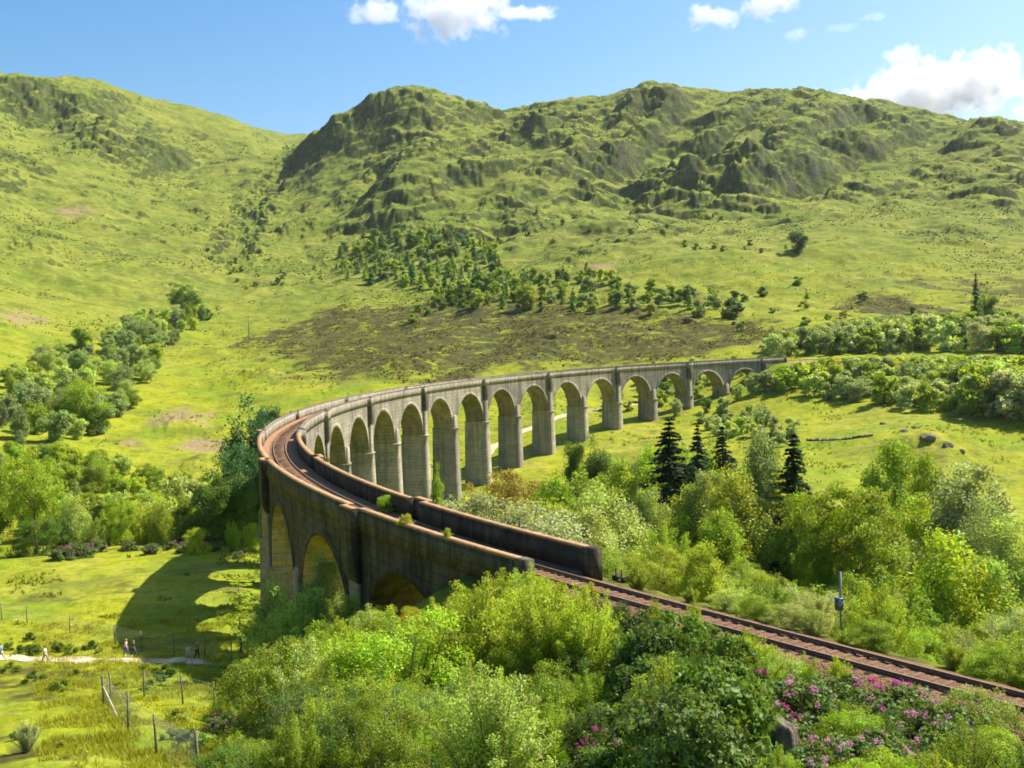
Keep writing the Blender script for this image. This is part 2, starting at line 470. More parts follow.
heath = np.maximum(heath, .6 * ss(.55, .8, n2_ + .2 * n1_) * ss(30, 60, _D) * (1 - ss(140, 220, _D)))
bare = np.zeros_like(GZ)
for pl, sf in (([(150,425),(160,412),(182,408),(205,416),(205,424),(180,424)], 4), ([(172,447),(200,441),(240,442),(258,449),(230,453),(195,452)], 4),
               ([(125,441),(140,441),(140,445),(127,445)], 3), ([(55,209),(80,206),(92,213),(70,217)], 8), ([(585,264),(612,264),(608,270),(590,270)], 5),
               ([(0,315),(20,310),(45,318),(20,325)], 6), ([(955,322),(985,320),(985,326),(955,327)], 4)):
    bare = np.maximum(bare, poly_mask(pl, sf, n2_ * .6))
straw = np.clip(.55 * ss(.1, .7, n1_ + .4 * n2_) * ss(60, 150, _D) + .5 * ss(.15, .6, n3_) * hill, 0, 1)
straw = np.maximum(straw, .8 * poly_mask([(600,225),(700,205),(760,225),(800,260),(700,265),(610,250)], 30, n1_))
lush = ss(.0, .6, fbm(GX, GY, 26, 3, .5, 25) + .3 * fbm(GX, GY, 90, 2, .5, 26)) * (1 - .6 * hill)
lush = np.maximum(lush, .9 * poly_mask([(800,440),(880,455),(870,485),(800,480)], 14, n2_))
wet = ss(.25, .75, fbm(GX + 30 * n1_, GY, 80, 4, .6, 31)) * hill
# dark gully of the valley head
_gl = np.array([hit(u_, v_)[:2] for u_, v_ in ((296,158),(268,180),(252,205),(238,235),(228,258))])
_gd = np.full(GX.shape, 1e9)
for k in range(len(_gl) - 1):
    a, b = _gl[k], _gl[k + 1]; ab = b - a
    t = np.clip(((GX - a[0]) * ab[0] + (GY - a[1]) * ab[1]) / (ab @ ab + 1e-9), 0, 1)
    _gd = np.minimum(_gd, np.hypot(GX - a[0] - t * ab[0], GY - a[1] - t * ab[1]))
_gd = _gd + 14 * n2_ + 10 * n1_
wet = np.maximum(wet, 1 - ss(4, 24, _gd))
GZ -= 7 * (1 - ss(0, 26, np.maximum(_gd, 0)))

_i1 = np.searchsorted(DD, 100)
_rl, _ = near_line(GX[:_i1], GY[:_i1], -58, 2)
wet[:_i1] = np.maximum(wet[:_i1], ss(2.2, 2.8, _rl) * (1 - ss(6, 8, _rl)))
heath[:_i1] = np.maximum(heath[:_i1], .8 * (1 - ss(3.2, 4.4, _rl)))
V = np.stack([GX, GY, GZ], -1).reshape(-1, 3)
i = np.arange(ND - 1)[:, None] * NA; j = np.arange(NA)[None]; j2 = (j + 1) % NA
Q = np.stack([i + j, i + NA + j, i + NA + j2, i + j2], -1).reshape(-1, 4)
V = np.concatenate([V, [[0, 0, float(GZ[0].mean())]]])
tri = np.stack([np.full(NA, len(V) - 1), np.arange(NA), (np.arange(NA) + 1) % NA], -1)
mk = lambda a, b, c, d: np.concatenate([np.stack([a, b, c, d], -1).reshape(-1, 4), [[0, 0, 0, 0]]])


# ------------------------------------------------------------------ material helpers
class NT:
    def __init__(s, name):
        s.m = bpy.data.materials.new(name); s.m.use_nodes = True
        s.t = s.m.node_tree; s.t.nodes.clear()
        s.out = s.t.nodes.new('ShaderNodeOutputMaterial')

    def n(s, typ, **kw):
        nd = s.t.nodes.new(typ)
        for k, v in kw.items():
            if k in nd.inputs.keys(): s.set(nd.inputs[k], v)
            else: setattr(nd, k, v)
        return nd

    def set(s, sock, v):
        if isinstance(v, bpy.types.NodeSocket): s.t.links.new(v, sock)
        else: sock.default_value = v

    def math(s, op, a, b=0.0, clamp=False):
        nd = s.t.nodes.new('ShaderNodeMath'); nd.operation = op; nd.use_clamp = clamp
        s.set(nd.inputs[0], a); s.set(nd.inputs[1], b)
        return nd.outputs[0]

    def mix(s, f, a, b, mode='MIX'):
        nd = s.t.nodes.new('ShaderNodeMix'); nd.data_type = 'RGBA'; nd.blend_type = mode
        s.set(nd.inputs[0], f)
        for k, v in ((6, a), (7, b)):
            s.set(nd.inputs[k], v if isinstance(v, bpy.types.NodeSocket) else (*v, 1) if len(v) == 3 else v)
        return nd.outputs[2]

    def noise(s, vec, scale, detail=4, rough=.55, dist=0.0):
        nd = s.t.nodes.new('ShaderNodeTexNoise')
        if vec is not None: s.t.links.new(vec, nd.inputs['Vector'])
        nd.inputs['Scale'].default_value = scale; nd.inputs['Detail'].default_value = detail
        nd.inputs['Roughness'].default_value = rough; nd.inputs['Distortion'].default_value = dist
        return nd.outputs['Fac']

    def step(s, a, b, x):
        nd = s.t.nodes.new('ShaderNodeMapRange'); nd.interpolation_type = 'SMOOTHSTEP'
        s.set(nd.inputs['Value'], x); s.set(nd.inputs['From Min'], a); s.set(nd.inputs['From Max'], b)
        return nd.outputs[0]

    def pos(s, scale=(1, 1, 1), obj=False):
        if obj: v = s.n('ShaderNodeTexCoord').outputs['Object']
        else: v = s.n('ShaderNodeNewGeometry').outputs['Position']
        mp = s.n('ShaderNodeMapping'); s.t.links.new(v, mp.inputs['Vector']); mp.inputs['Scale'].default_value = scale
        return mp.outputs[0]

    def bump(s, h, strength=.5, dist=.1):
        nd = s.n('ShaderNodeBump'); s.set(nd.inputs['Height'], h); nd.inputs['Strength'].default_value = strength; nd.inputs['Distance'].default_value = dist
        return nd.outputs[0]

    def diffuse(s, col, rough=.8, normal=None, spec=.2):
        b = s.n('ShaderNodeBsdfPrincipled')
        s.set(b.inputs['Base Color'], col if isinstance(col, bpy.types.NodeSocket) else (*col, 1))
        s.set(b.inputs['Roughness'], rough); s.set(b.inputs['Specular IOR Level'], spec)
        if normal is not None: s.t.links.new(normal, b.inputs['Normal'])
        s.t.links.new(b.outputs[0], s.out.inputs['Surface'])
        return s.m


def plain(name, col, rough=.8, var=.15, scale=6.0, spec=.2):
    t = NT(name); v = t.noise(t.pos(obj=True), scale, 4)
    c = t.mix(t.step(.3, .7, v), tuple(q * (1 - var) for q in col), tuple(min(q * (1 + var), .95) for q in col))
    return t.diffuse(c, rough, spec=spec)


def ground_material():
    t = NT("hill_grass")
    P = t.pos()
    a1 = t.n('ShaderNodeVertexColor', layer_name='mask'); a2 = t.n('ShaderNodeVertexColor', layer_name='mask2')
    s1 = t.n('ShaderNodeSeparateColor'); t.t.links.new(a1.outputs['Color'], s1.inputs[0])
    s2 = t.n('ShaderNodeSeparateColor'); t.t.links.new(a2.outputs['Color'], s2.inputs[0])
    heath, straw, bare = s1.outputs[0], s1.outputs[1], s1.outputs[2]
    lush, wet, crg = s2.outputs[0], s2.outputs[1], s2.outputs[2]
    nA = t.noise(P, .9, 6, .65); nB = t.noise(P, .11, 5, .6); nC = t.noise(P, .022, 5, .6); nD = t.noise(P, 5.0, 3, .6)
    g = t.mix(t.step(.35, .65, nB), (.215, .238, .010), (.31, .32, .014))
    g = t.mix(t.math('MULTIPLY', lush, .75), g, (.16, .24, .012))
    g = t.mix(t.math('MULTIPLY', straw, t.step(.3, .62, nB)), g, (.31, .29, .055))
    g = t.mix(t.math('MULTIPLY', t.step(.5, .68, nA), .55), g, (.105, .15, .012))
    g = t.mix(t.math('MULTIPLY', t.step(.52, .72, nC), .45), g, (.13, .165, .016))
    g = t.mix(t.math('MULTIPLY', wet, t.math('ADD', .5, t.math('MULTIPLY', t.step(.4, .6, nB), .45))), g, (.07, .105, .018))
    far = t.n('ShaderNodeVectorMath', operation='LENGTH'); t.t.links.new(P, far.inputs[0])
    upl = t.step(420, 900, far.outputs['Value'])          # upland grass is duller than the meadow
    g = t.mix(t.math('MULTIPLY', upl, .78), g, t.mix(t.step(.4, .6, nC), (.10, .145, .022), (.19, .205, .036)))
    SP = t.pos((.011, .034, .034)); nS = t.noise(SP, 1.0, 6, .68, .6)
    g = t.mix(t.math('MULTIPLY', t.math('MULTIPLY', t.step(.50, .63, nS), upl), .6), g, (.085, .115, .02))
    g = t.mix(t.math('MULTIPLY', t.math('MULTIPLY', t.step(.58, .68, t.noise(SP, 2.7, 5, .65, .4)), upl), .5), g, (.30, .27, .075))
    # tufts, rushes and bracken: darker clumps of several sizes
    nE = t.noise(P, .30, 6, .7); nF = t.noise(P, .055, 6, .68)
    g = t.mix(t.math('MULTIPLY', t.step(.49, .62, nE), .6), g, (.10, .145, .012))
    g = t.mix(t.math('MULTIPLY', t.step(.50, .64, nF), .6), g, (.085, .11, .018))
    g = t.mix(t.math('MULTIPLY', t.step(.52, .68, t.noise(P, .17, 5, .7)), .5), g, (.33, .31, .06))
    # brown heather with green between
    hm = t.math('MULTIPLY', heath, t.step(.375, .49, t.math('ADD', t.math('MULTIPLY', nE, .4), t.math('MULTIPLY', nB, .6))))
    hc = t.mix(t.step(.36, .64, t.noise(P, .45, 5, .7)), (.024, .022, .008), (.085, .078, .022))
    g = t.mix(t.math('MULTIPLY', hm, .93), g, hc)
    bm = t.math('MULTIPLY', bare, t.step(.3, .45, nB))
    g = t.mix(bm, g, t.mix(t.step(.4, .6, nA), (.21, .145, .075), (.30, .22, .125)))
    # steep faces: dark heather and bare rock
    geo = t.n('ShaderNodeNewGeometry'); sx = t.n('ShaderNodeSeparateXYZ'); t.t.links.new(geo.outputs['Normal'], sx.inputs[0])
    slope = t.math('SUBTRACT', 1.0, sx.outputs['Z'])
    nz = t.math('ADD', slope, t.math('MULTIPLY', t.math('SUBTRACT', nB, .5), .28))
    sm = t.math('MULTIPLY', t.math('MULTIPLY', t.step(.13, .24, nz), crg), t.math('ADD', .5, t.math('MULTIPLY', t.step(.40, .54, t.noise(P, .085, 6, .7)), .5)))
    g = t.mix(t.math('MULTIPLY', sm, .85), g, t.mix(t.step(.35, .65, t.noise(P, .12, 5, .65)), (.012, .020, .008), (.033, .048, .014)))
    rk = t.math('MULTIPLY', t.step(.34, .52, t.math('ADD', nz, t.math('MULTIPLY', t.math('SUBTRACT', t.noise(P, .06, 6, .7), .55), 1.1))), crg)
    rock = t.mix(t.step(.35, .65, t.noise(P, .35, 6, .7)), (.035, .034, .03), (.13, .12, .105))
    g = t.mix(t.math('MULTIPLY', t.math('MULTIPLY', rk, t.step(.42, .58, t.noise(P, .10, 6, .72))), .7), g, rock)
    g = t.mix(t.math('MULTIPLY', t.math('SUBTRACT', nD, .5), .5), g, (.25, .25, .03), 'MIX')
    h = t.math('ADD', t.math('MULTIPLY', nA, .5), t.math('MULTIPLY', nD, .12))
    h = t.math('ADD', h, t.math('MULTIPLY', nB, 2.2))
    return t.diffuse(g, .95, t.bump(h, .55, .9), .08)


crg_ = ss(300, 480, _D) + .6 * ss(250, 300, _D) * (1 - ss(300, 480, _D))
ter = np_mesh("hillside", V, [Q, tri], ground_material(), True,
              {'mask': ('POINT', 'FLOAT_COLOR', mk(heath, straw, bare, 1 + 0 * GZ)), 'mask2': ('POINT', 'FLOAT_COLOR', mk(lush, wet, crg_, 1 + 0 * GZ))})
terrain = link("terrain", ter)
tag(terrain, "green hillside and valley floor with crags under the ridges", kind="structure")

# ------------------------------------------------------------------ daylight
SUN_AZ, SUN_EL = 58.0, 48.5
world = bpy.data.worlds.new("World"); SC.world = world; world.use_nodes = True
nt = world.node_tree; nt.nodes.clear()
sky = nt.nodes.new('ShaderNodeTexSky'); sky.sky_type = 'NISHITA'; sky.sun_disc = False
sky.sun_elevation = RAD(SUN_EL); sky.sun_rotation = RAD(SUN_AZ); sky.altitude = 100; sky.air_density = 1.0; sky.dust_density = 2.0; sky.ozone_density = 2.2
bg = nt.nodes.new('ShaderNodeBackground'); wo = nt.nodes.new('ShaderNodeOutputWorld')
hs = nt.nodes.new('ShaderNodeHueSaturation'); hs.inputs['Saturation'].default_value = 1.45; hs.inputs['Hue'].default_value = .496
nt.links.new(sky.outputs[0], hs.inputs['Color']); nt.links.new(hs.outputs[0], bg.inputs[0]); bg.inputs[1].default_value = .092
nt.links.new(bg.outputs[0], wo.inputs[0])
sun = bpy.data.lights.new("sun", 'SUN'); sun.energy = 4.9; sun.angle = RAD(.53); sun.color = (1, .93, .80)
so = bpy.data.objects.new("sun", sun); COL.objects.link(so)
sd = Vector((math.sin(RAD(SUN_AZ)) * math.cos(RAD(SUN_EL)), math.cos(RAD(SUN_AZ)) * math.cos(RAD(SUN_EL)), math.sin(RAD(SUN_EL))))
so.rotation_euler = sd.to_track_quat('Z', 'Y').to_euler(); so.location = (300, 200, 400)

# ------------------------------------------------------------------ the air between here and the ridge
mb = MB(); mb.box((0, 700, 260), (7200, 6200, 640)); t = NT("thin_air")
v_ = t.n('ShaderNodeVolumePrincipled'); v_.inputs['Color'].default_value = (.86, .92, 1, 1); v_.inputs['Density'].default_value = HAZE; v_.inputs['Anisotropy'].default_value = .25
t.t.links.new(v_.outputs[0], t.out.inputs['Volume'])
tag(mb.build("haze", t.m), "thin summer haze in the valley air", kind="stuff")

# ------------------------------------------------------------------ the viaduct
def concrete(name, lo, hi, moss=.35, streak=.6):
    t = NT(name)
    P = t.pos((1, 1, 1)); S = t.pos((1.1, 1.1, .07)); L = t.pos((.05, .05, .82))
    S2 = t.pos((.35, .35, .05)); st = t.math('ADD', t.math('MULTIPLY', t.noise(S, 1.0, 5, .65), .6), t.math('MULTIPLY', t.noise(S2, 1.0, 4, .6), .4)); bl = t.noise(P, .35, 6, .65); fi = t.noise(P, 3.0, 5, .65); lift = t.noise(L, 1.0, 2, .5)
    c = t.mix(t.step(.3, .7, bl), lo, hi)
    c = t.mix(t.math('MULTIPLY', t.step(.44, .62, st), streak), c, tuple(q * .30 for q in lo))
    c = t.mix(t.math('MULTIPLY', t.step(.56, .75, t.noise(S, 2.3, 4, .6)), .45), c, tuple(min(.9, q * 1.35) for q in hi))
    c = t.mix(t.math('MULTIPLY', t.step(.5, .56, lift), .16), c, tuple(q * .5 for q in lo))
    c = t.mix(t.math('MULTIPLY', t.step(.5, .72, t.noise(P, .8, 5, .7)), moss), c, (.13, .115, .045))
    c = t.mix(t.math('MULTIPLY', t.step(.50, .64, t.noise(P, 1.9, 7, .75)), .55), c, tuple(q * .42 for q in lo))
    oi = t.n('ShaderNodeObjectInfo'); rv = oi.outputs['Random']
    c = t.mix(1.0, c, t.mix(rv, (.74, .74, .76), (1.12, 1.09, 1.03)), 'MULTIPLY')
    w = t.n('ShaderNodeTexWave', wave_type='BANDS', bands_direction='Z', Scale=.42, Distortion=.4); t.t.links.new(P, w.inputs['Vector'])
    c = t.mix(t.math('MULTIPLY', t.step(.94, 1.0, w.outputs['Fac']), .55), c, tuple(q * .45 for q in lo))
    h = t.math('ADD', fi, t.math('MULTIPLY', bl, 1.2))
    return t.diffuse(c, .92, t.bump(h, .5, .06), .15)


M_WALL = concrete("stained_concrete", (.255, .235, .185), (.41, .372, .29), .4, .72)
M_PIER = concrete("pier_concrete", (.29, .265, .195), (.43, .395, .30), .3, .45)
M_DARK = concrete("mossy_shaded_concrete", (.062, .054, .038), (.165, .145, .10), .5, .75)  # moss and streaks, plus the near walls' shade painted into the colour
M_BARREL = concrete("mossy_bounce_barrel", (.32, .275, .15), (.42, .375, .235), .3, .55)  # moss tint plus warm grass bounce light painted into the near undersides
M_VAULT = concrete("vault_concrete", (.25, .22, .13), (.37, .33, .215), .4, .55)
M_CAP = concrete("grey_coping", (.24, .19, .14), (.34, .275, .205), .4, .5)
M_SHADE = concrete("shaded_refuge_concrete", (.12, .11, .085), (.22, .20, .15), .4, .6)  # darker mossy concrete with the refuges' shade painted into the colour
M_COPE = concrete("lichened_coping", (.29, .18, .095), (.43, .27, .15), .5, .35)

BAY, S_FIRST, NSP = 18.198, 6.25, 21
PIER_S = [S_FIRST + BAY * k for k in range(NSP + 1)]
SPRING, CROWN, WALL_TOP, BW = -11.35, -3.75, -1.75, 2.58
via = empty("railway_viaduct", tuple(line_pt(200, 0, -31)))
tag(via, "long curved concrete railway viaduct of tall round arches crossing the green valley", "viaduct")
via_inv = -np.array(via.location)
def vpart(mb, name, mat, parent=None, smooth=False):
    """part whose mesh is kept relative to the viaduct's own origin"""
    o = mb.build(name, mat, parent or via, smooth)
    me = o.data
    a = np.empty(len(me.vertices) * 3, np.float32); me.vertices.foreach_get("co", a)
    a = (a.reshape(-1, 3) + via_inv).astype(np.float32); me.vertices.foreach_set("co", a.ravel()); me.update()
    return o

REFUGE = [PIER_S[k] for k in range(1, NSP + 1, 2)]
RW, RP = 1.25, .62      # half length and projection of the refuges
def jog(s):
    s = np.asarray(s, float); o = np.zeros_like(s)
    for r in REFUGE: o = np.where(np.abs(s - r) < RW, RP, o)
    return o
VS0, VS1 = .55, 398.3
_sv = np.arange(VS0, VS1, 1.0)
_sv = np.unique(np.concatenate([_sv, [VS1]] + [[r - RW - .004, r - RW + .004, r + RW - .004, r + RW + .004] for r in REFUGE]))

def wall_sweep(side, prof, s):
    """sweep of a closed profile [(off, z)] along one parapet, jogging out at the refuges"""
    J = jog(s)
    rows = [line_pt(s, side * (HW + J + o), z) for o, z in prof]
    P = np.stack(rows, 1)
    if side > 0: P = P[:, ::-1]
    mb = MB(); mb.grid(P, close=True)
    n = P.shape[1]
    for r, flip in ((P[0], True), (P[-1], False)):
        q = [(0, 1, 2, 3)] if not flip else [(3, 2, 1, 0)]
        mb.add(r, q)
    return mb

for side in (-1, 1):
    wb = VS0 if True else 0
    for s_lo, s_hi, mt in ((VS0, 91.0, M_DARK), (91.0, VS1, M_WALL)):  # near stretch takes the colour that has its shade painted in
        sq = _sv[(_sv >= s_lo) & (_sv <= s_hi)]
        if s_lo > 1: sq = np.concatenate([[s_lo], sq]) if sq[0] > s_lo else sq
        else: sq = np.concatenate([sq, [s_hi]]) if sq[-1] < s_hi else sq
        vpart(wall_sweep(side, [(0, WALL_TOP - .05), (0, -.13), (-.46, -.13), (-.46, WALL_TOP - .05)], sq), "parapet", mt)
        vpart(wall_sweep(side, [(.05, -.13), (.05, 0), (-.50, 0), (-.50, -.13)], sq), "coping", M_COPE if s_lo < 50 else M_CAP)
    # end pillar of the parapet
    for s_, sg in ((VS0 - .45, 1), (VS1 + .45, 1)):
        p = line_pt(s_, side * (HW - .23), -1.0 + .012); T = float(np.interp(s_, _ss, _th))
        mb = MB(); mb.box(p, (.94, .72, 2.0), T)
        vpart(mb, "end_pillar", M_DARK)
    for r in REFUGE:
        # corbelled box under each refuge
        mb = MB(); ins = BW - .02
        zs = [WALL_TOP - .06, -4.9, -5.7]; pr = [HW + RP - .003, HW + RP - .003, HW + .28]
        rows = []
        for z, o in zip(zs, pr):
            rows.append([line_pt(r - RW, side * ins, z), line_pt(r - RW, side * o, z), line_pt(r + RW, side * o, z), line_pt(r + RW, side * ins, z)])
        R_ = np.array(rows)
        if side < 0: R_ = R_[:, ::-1]
        mb.grid(R_[::-1], close=True)
        mb.add(R_[0], [(0, 1, 2, 3)]); mb.add(R_[-1], [(3, 2, 1, 0)])
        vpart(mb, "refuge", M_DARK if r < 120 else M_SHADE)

# arches: spandrel walls, ring and barrel from pier centre to pier centre
PT = 1.5                                     # half thickness of a pier at springing
for k in range(NSP):
    a, b = PIER_S[k], PIER_S[k + 1]; mid = (a + b) / 2; rad = (b - a) / 2 - PT
    th = np.linspace(math.pi, 0, 29)
    s_in = np.concatenate([[a, a + PT - .001], mid + rad * np.cos(th), [b - PT + .001, b]])
    z_in = np.concatenate([[SPRING, SPRING], SPRING + (CROWN - SPRING) * np.sin(th), [SPRING, SPRING]])
    mb = MB()
    s_top = np.linspace(a, b, len(s_in)) * .0 + s_in
    for side in (-1, 1):
        lo = line_pt(s_in, side * BW, 0); lo[:, 2] += z_in
        hi = line_pt(s_in, side * BW, WALL_TOP)
        md = lo * .5 + hi * .5
        P = np.stack([lo, md, hi]); P = P if side < 0 else P[::-1]
        mb.grid(P)
        # raised ring round the opening
        ti = np.linspace(math.pi, 0, 29)
        ri = line_pt(mid + rad * np.cos(ti), side * (BW + .06), 0); ri[:, 2] += SPRING + (CROWN - SPRING) * np.sin(ti)
        ro = line_pt(mid + np.minimum(rad + .85, rad + PT - .1) * np.cos(ti), side * (BW + .06), 0); ro[:, 2] += SPRING + (CROWN + .8 - SPRING) * np.sin(ti)
        rb = line_pt(mid + np.minimum(rad + .85, rad + PT - .1) * np.cos(ti), side * (BW - .02), 0); rb[:, 2] = ro[:, 2]
        rf = line_pt(mid + rad * np.cos(ti), side * (BW - .02), 0); rf[:, 2] = ri[:, 2]
        R_ = np.stack([rf, ri, ro, rb]); mb.grid(R_ if side < 0 else R_[::-1])
    f = np.linspace(-1, 1, 5)
    rows = []
    for q in f:
        r_ = line_pt(s_in, q * BW, 0); r_[:, 2] += z_in; rows.append(r_)
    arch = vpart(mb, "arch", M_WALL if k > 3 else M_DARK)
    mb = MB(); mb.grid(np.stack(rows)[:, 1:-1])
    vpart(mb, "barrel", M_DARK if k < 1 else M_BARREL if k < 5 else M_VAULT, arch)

for k, s in enumerate(PIER_S):
    c = line_pt(s, 0, 0); T = float(np.interp(s, _ss, _th))
    g = min(float(gz(*line_pt(s, o)[:2])) for o in (-3, 0, 3))
    bot = min(g - 1.5, SPRING - 2)
    mb = MB(); hgt = SPRING - .40 - bot
    def ring(z, hx, hy):
        return [(c[0] + x * math.cos(T) - y * math.sin(T), c[1] + x * math.sin(T) + y * math.cos(T), z) for x, y in ((-hx, -hy), (hx, -hy), (hx, hy), (-hx, hy))]
    zt = c[2] + SPRING
    lv = [(zt - .003, PT - .004, BW + .05), (zt - .003, PT - .004, BW + .46), (zt - .38, PT - .004, BW + .46), (zt - .40, PT - .002, BW + .32)]
    nst = max(2, int(hgt / 3))
    for q in range(1, nst + 1):
        t_ = q / nst
        lv.append((zt - .40 - (zt - .40 - bot) * t_, PT + .014 * hgt * t_, BW + .32 + .018 * hgt * t_))
    P = np.array([ring(*l) for l in lv])
    mb.grid(P[::-1], close=True); mb.add(P[0], [(0, 1, 2, 3)])
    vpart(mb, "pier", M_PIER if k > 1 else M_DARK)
    # pilaster on the spandrel above the pier
    for side in (-1, 1):
        top = -5.68 if any(abs(s - r) < .1 for r in REFUGE) else -8.2
        w = 1.05
        mb = MB()
        rows = [[line_pt(s - w, side * (BW - .02), z), line_pt(s - w, side * (BW + .28 * q), z), line_pt(s + w, side * (BW + .28 * q), z), line_pt(s + w, side * (BW - .02), z)] for z, q in ((top, 1 if top > -6 else .1), (top - .5, 1), (SPRING + .002, 1))]
        R_ = np.array(rows); R_ = R_ if side > 0 else R_[:, ::-1]
        mb.grid(R_[::-1], close=True); mb.add(R_[0], [(0, 1, 2, 3)])
        vpart(mb, "pilaster", M_PIER)

# abutments at both ends and the deck slab
for a, b in ((VS0 - .9, PIER_S[0]), (PIER_S[-1], VS1 + .9)):
    mb = MB(); s = np.linspace(a, b, 6)
    rows = [line_pt(s, o, z) for o, z in ((-BW, -20), (-BW, WALL_TOP), (BW, WALL_TOP), (BW, -20))]
    P = np.stack(rows, 1); mb.grid(P, close=True)
    mb.add(P[0], [(3, 2, 1, 0)]); mb.add(P[-1], [(0, 1, 2, 3)])
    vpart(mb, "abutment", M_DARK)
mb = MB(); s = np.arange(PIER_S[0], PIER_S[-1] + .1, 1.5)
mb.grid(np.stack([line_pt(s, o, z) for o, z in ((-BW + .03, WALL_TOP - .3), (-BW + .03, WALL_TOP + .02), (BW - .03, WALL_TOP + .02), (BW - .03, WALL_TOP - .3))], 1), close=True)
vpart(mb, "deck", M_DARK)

# ------------------------------------------------------------------ permanent way
def ballast_material():
    t = NT("rusty_ballast"); P = t.pos()
    v = t.n('ShaderNodeTexVoronoi', Scale=9.0); t.t.links.new(P, v.inputs['Vector'])
    c = t.mix(t.step(.2, .8, t.noise(P, 2.2, 5, .7)), (.15, .08, .042), (.28, .16, .088))
    sy = t.n('ShaderNodeSeparateXYZ'); t.t.links.new(P, sy.inputs[0])
    c = t.mix(t.step(58, 95, sy.outputs['Y']), c, t.mix(t.step(.2, .8, t.noise(P, 2.2, 5, .7)), (.34, .175, .085), (.55, .33, .18)))
    c = t.mix(t.math('MULTIPLY', t.step(.25, .75, v.outputs['Distance']), .5), c, (.12, .065, .042))
    return t.diffuse(c, .95, t.bump(v.outputs['Distance'], .9, .08), .1)

M_BALLAST = ballast_material()
t = NT("rusty_rail"); _g = t.n('ShaderNodeNewGeometry'); _x = t.n('ShaderNodeSeparateXYZ'); t.t.links.new(_g.outputs['Normal'], _x.inputs[0])
M_RAIL = t.diffuse(t.mix(t.step(.9, .97, _x.outputs['Z']), t.mix(t.noise(t.pos(), 3, 4), (.10, .05, .03), (.19, .10, .06)), (.42, .34, .27)), .42, spec=.5)
M_SLEEPER = plain("weathered_sleeper", (.16, .092, .055), .9, .3, 5.0)
mb = MB(); s = np.concatenate([np.arange(-58, -1.2, .35), np.arange(-1.2, 60, .5), np.arange(60, 520, 2.0)])
prof = [(-2.3, -.42), (-1.7, -.08), (-1.35, 0), (-.7, -.03), (0, -.05), (.7, -.03), (1.35, 0), (1.7, -.08), (2.3, -.42)]
prof_v = [(-2.2 - RP * 0, -.02), (-1.9, -.05), (-1.35, 0), (-.7, -.03), (0, -.05), (.7, -.03), (1.35, 0), (1.9, -.05), (2.2, -.02)]
rows = []
for q in range(9):
    onv = (s > VS0) & (s < VS1)
    o = np.where(onv, prof_v[q][0], prof[q][0]); z = np.where(onv, prof_v[q][1], prof[q][1])
    r_ = line_pt(s, 0, 0)
    T = np.interp(s, _ss, _th)
    nn = .03 * fbm(r_[:, 0] + q * 3.3, r_[:, 1] + q * 1.7, 1.3, 3)
    r_ = line_pt(s, o, 0); r_[:, 2] += BED_Z + .11 + z + nn
    rows.append(r_)
mb.grid(np.stack(rows)[::-1])
tb = mb.build("trackbed", M_BALLAST, None, True)
tag(tb, "rusty brown ballast under the single track", kind="structure")

trk = empty("railway_track", tuple(line_pt(0, 0, RAIL_Z)))
tag(trk, "rusty single railway track curving over the viaduct and down past the bushes", "railway track")
t_inv = -np.array(trk.location)
def shift(o, d):
    me = o.data; a = np.empty(len(me.vertices) * 3, np.float32); me.vertices.foreach_get("co", a)
    me.vertices.foreach_set("co", (a.reshape(-1, 3) + d).astype(np.float32).ravel()); me.update()
    return o
for sd_ in (-1, 1):
    mb = MB(); s = np.concatenate([np.arange(-58, 120, .7), np.arange(120, 520, 2.0)])
    cx_ = sd_ * .7525
    pr = [(-.07, -.02), (-.07, .012), (-.018, .03), (-.018, .10), (-.036, .115), (-.036, .15), (.036, .15), (.036, .115), (.018, .10), (.018, .03), (.07, .012), (.07, -.02)]
    P = np.stack([line_pt(s, cx_ + o, RAIL_Z - .155 + z) for o, z in pr], 1)
    mb.grid(P[:, ::-1], close=True)
    shift(mb.build("rail", M_RAIL, trk), t_inv)
sl_me = None
for k, s in enumerate(list(np.arange(-52, 18, .70))[:100]):
    if sl_me is None:
        mb = MB(); mb.box((0, 0, 0), (.25, 2.6, .14)); sl_me = mb.mesh("sleeper", M_SLEEPER)
    o = link("sleeper", sl_me, trk)
    o.location = line_pt(s, 0, RAIL_Z - .262) + t_inv; o.rotation_euler = (0, 0, float(np.interp(s, _ss, _th)))
mb = MB()
for s in np.arange(18, 420, .70):
    mb.box(line_pt(s, 0, RAIL_Z - .262), (.25, 2.6, .14), float(np.interp(s, _ss, _th)))
o = shift(mb.build("sleeper", M_SLEEPER, trk), t_inv); tag(o, kind="stuff")
# ------------------------------------------------------------------ foliage
def leaf_material():
    t = NT("leaf")
    oi = t.n('ShaderNodeObjectInfo'); at_ = t.n('ShaderNodeAttribute', attribute_name='lv')
    lv = at_.outputs['Fac']
    hs = t.n('ShaderNodeHueSaturation')
    t.set(hs.inputs['Hue'], t.math('ADD', .478, t.math('MULTIPLY', lv, .04)))
    t.set(hs.inputs['Value'], t.math('ADD', .62, t.math('MULTIPLY', lv, .76)))
    t.set(hs.inputs['Color'], oi.outputs['Color'])
    base = hs.outputs[0]
    b = t.n('ShaderNodeBsdfPrincipled'); t.set(b.inputs['Base Color'], base); b.inputs['Roughness'].default_value = .55; b.inputs['Specular IOR Level'].default_value = .22
    tr = t.n('ShaderNodeBsdfTranslucent'); t.set(tr.inputs['Color'], t.mix(1.0, base, (1.35, 1.2, .55), 'MULTIPLY'))
    mx = t.n('ShaderNodeMixShader'); mx.inputs[0].default_value = .38
    t.t.links.new(b.outputs[0], mx.inputs[1]); t.t.links.new(tr.outputs[0], mx.inputs[2])
    t.t.links.new(mx.outputs[0], t.out.inputs['Surface'])
    return t.m


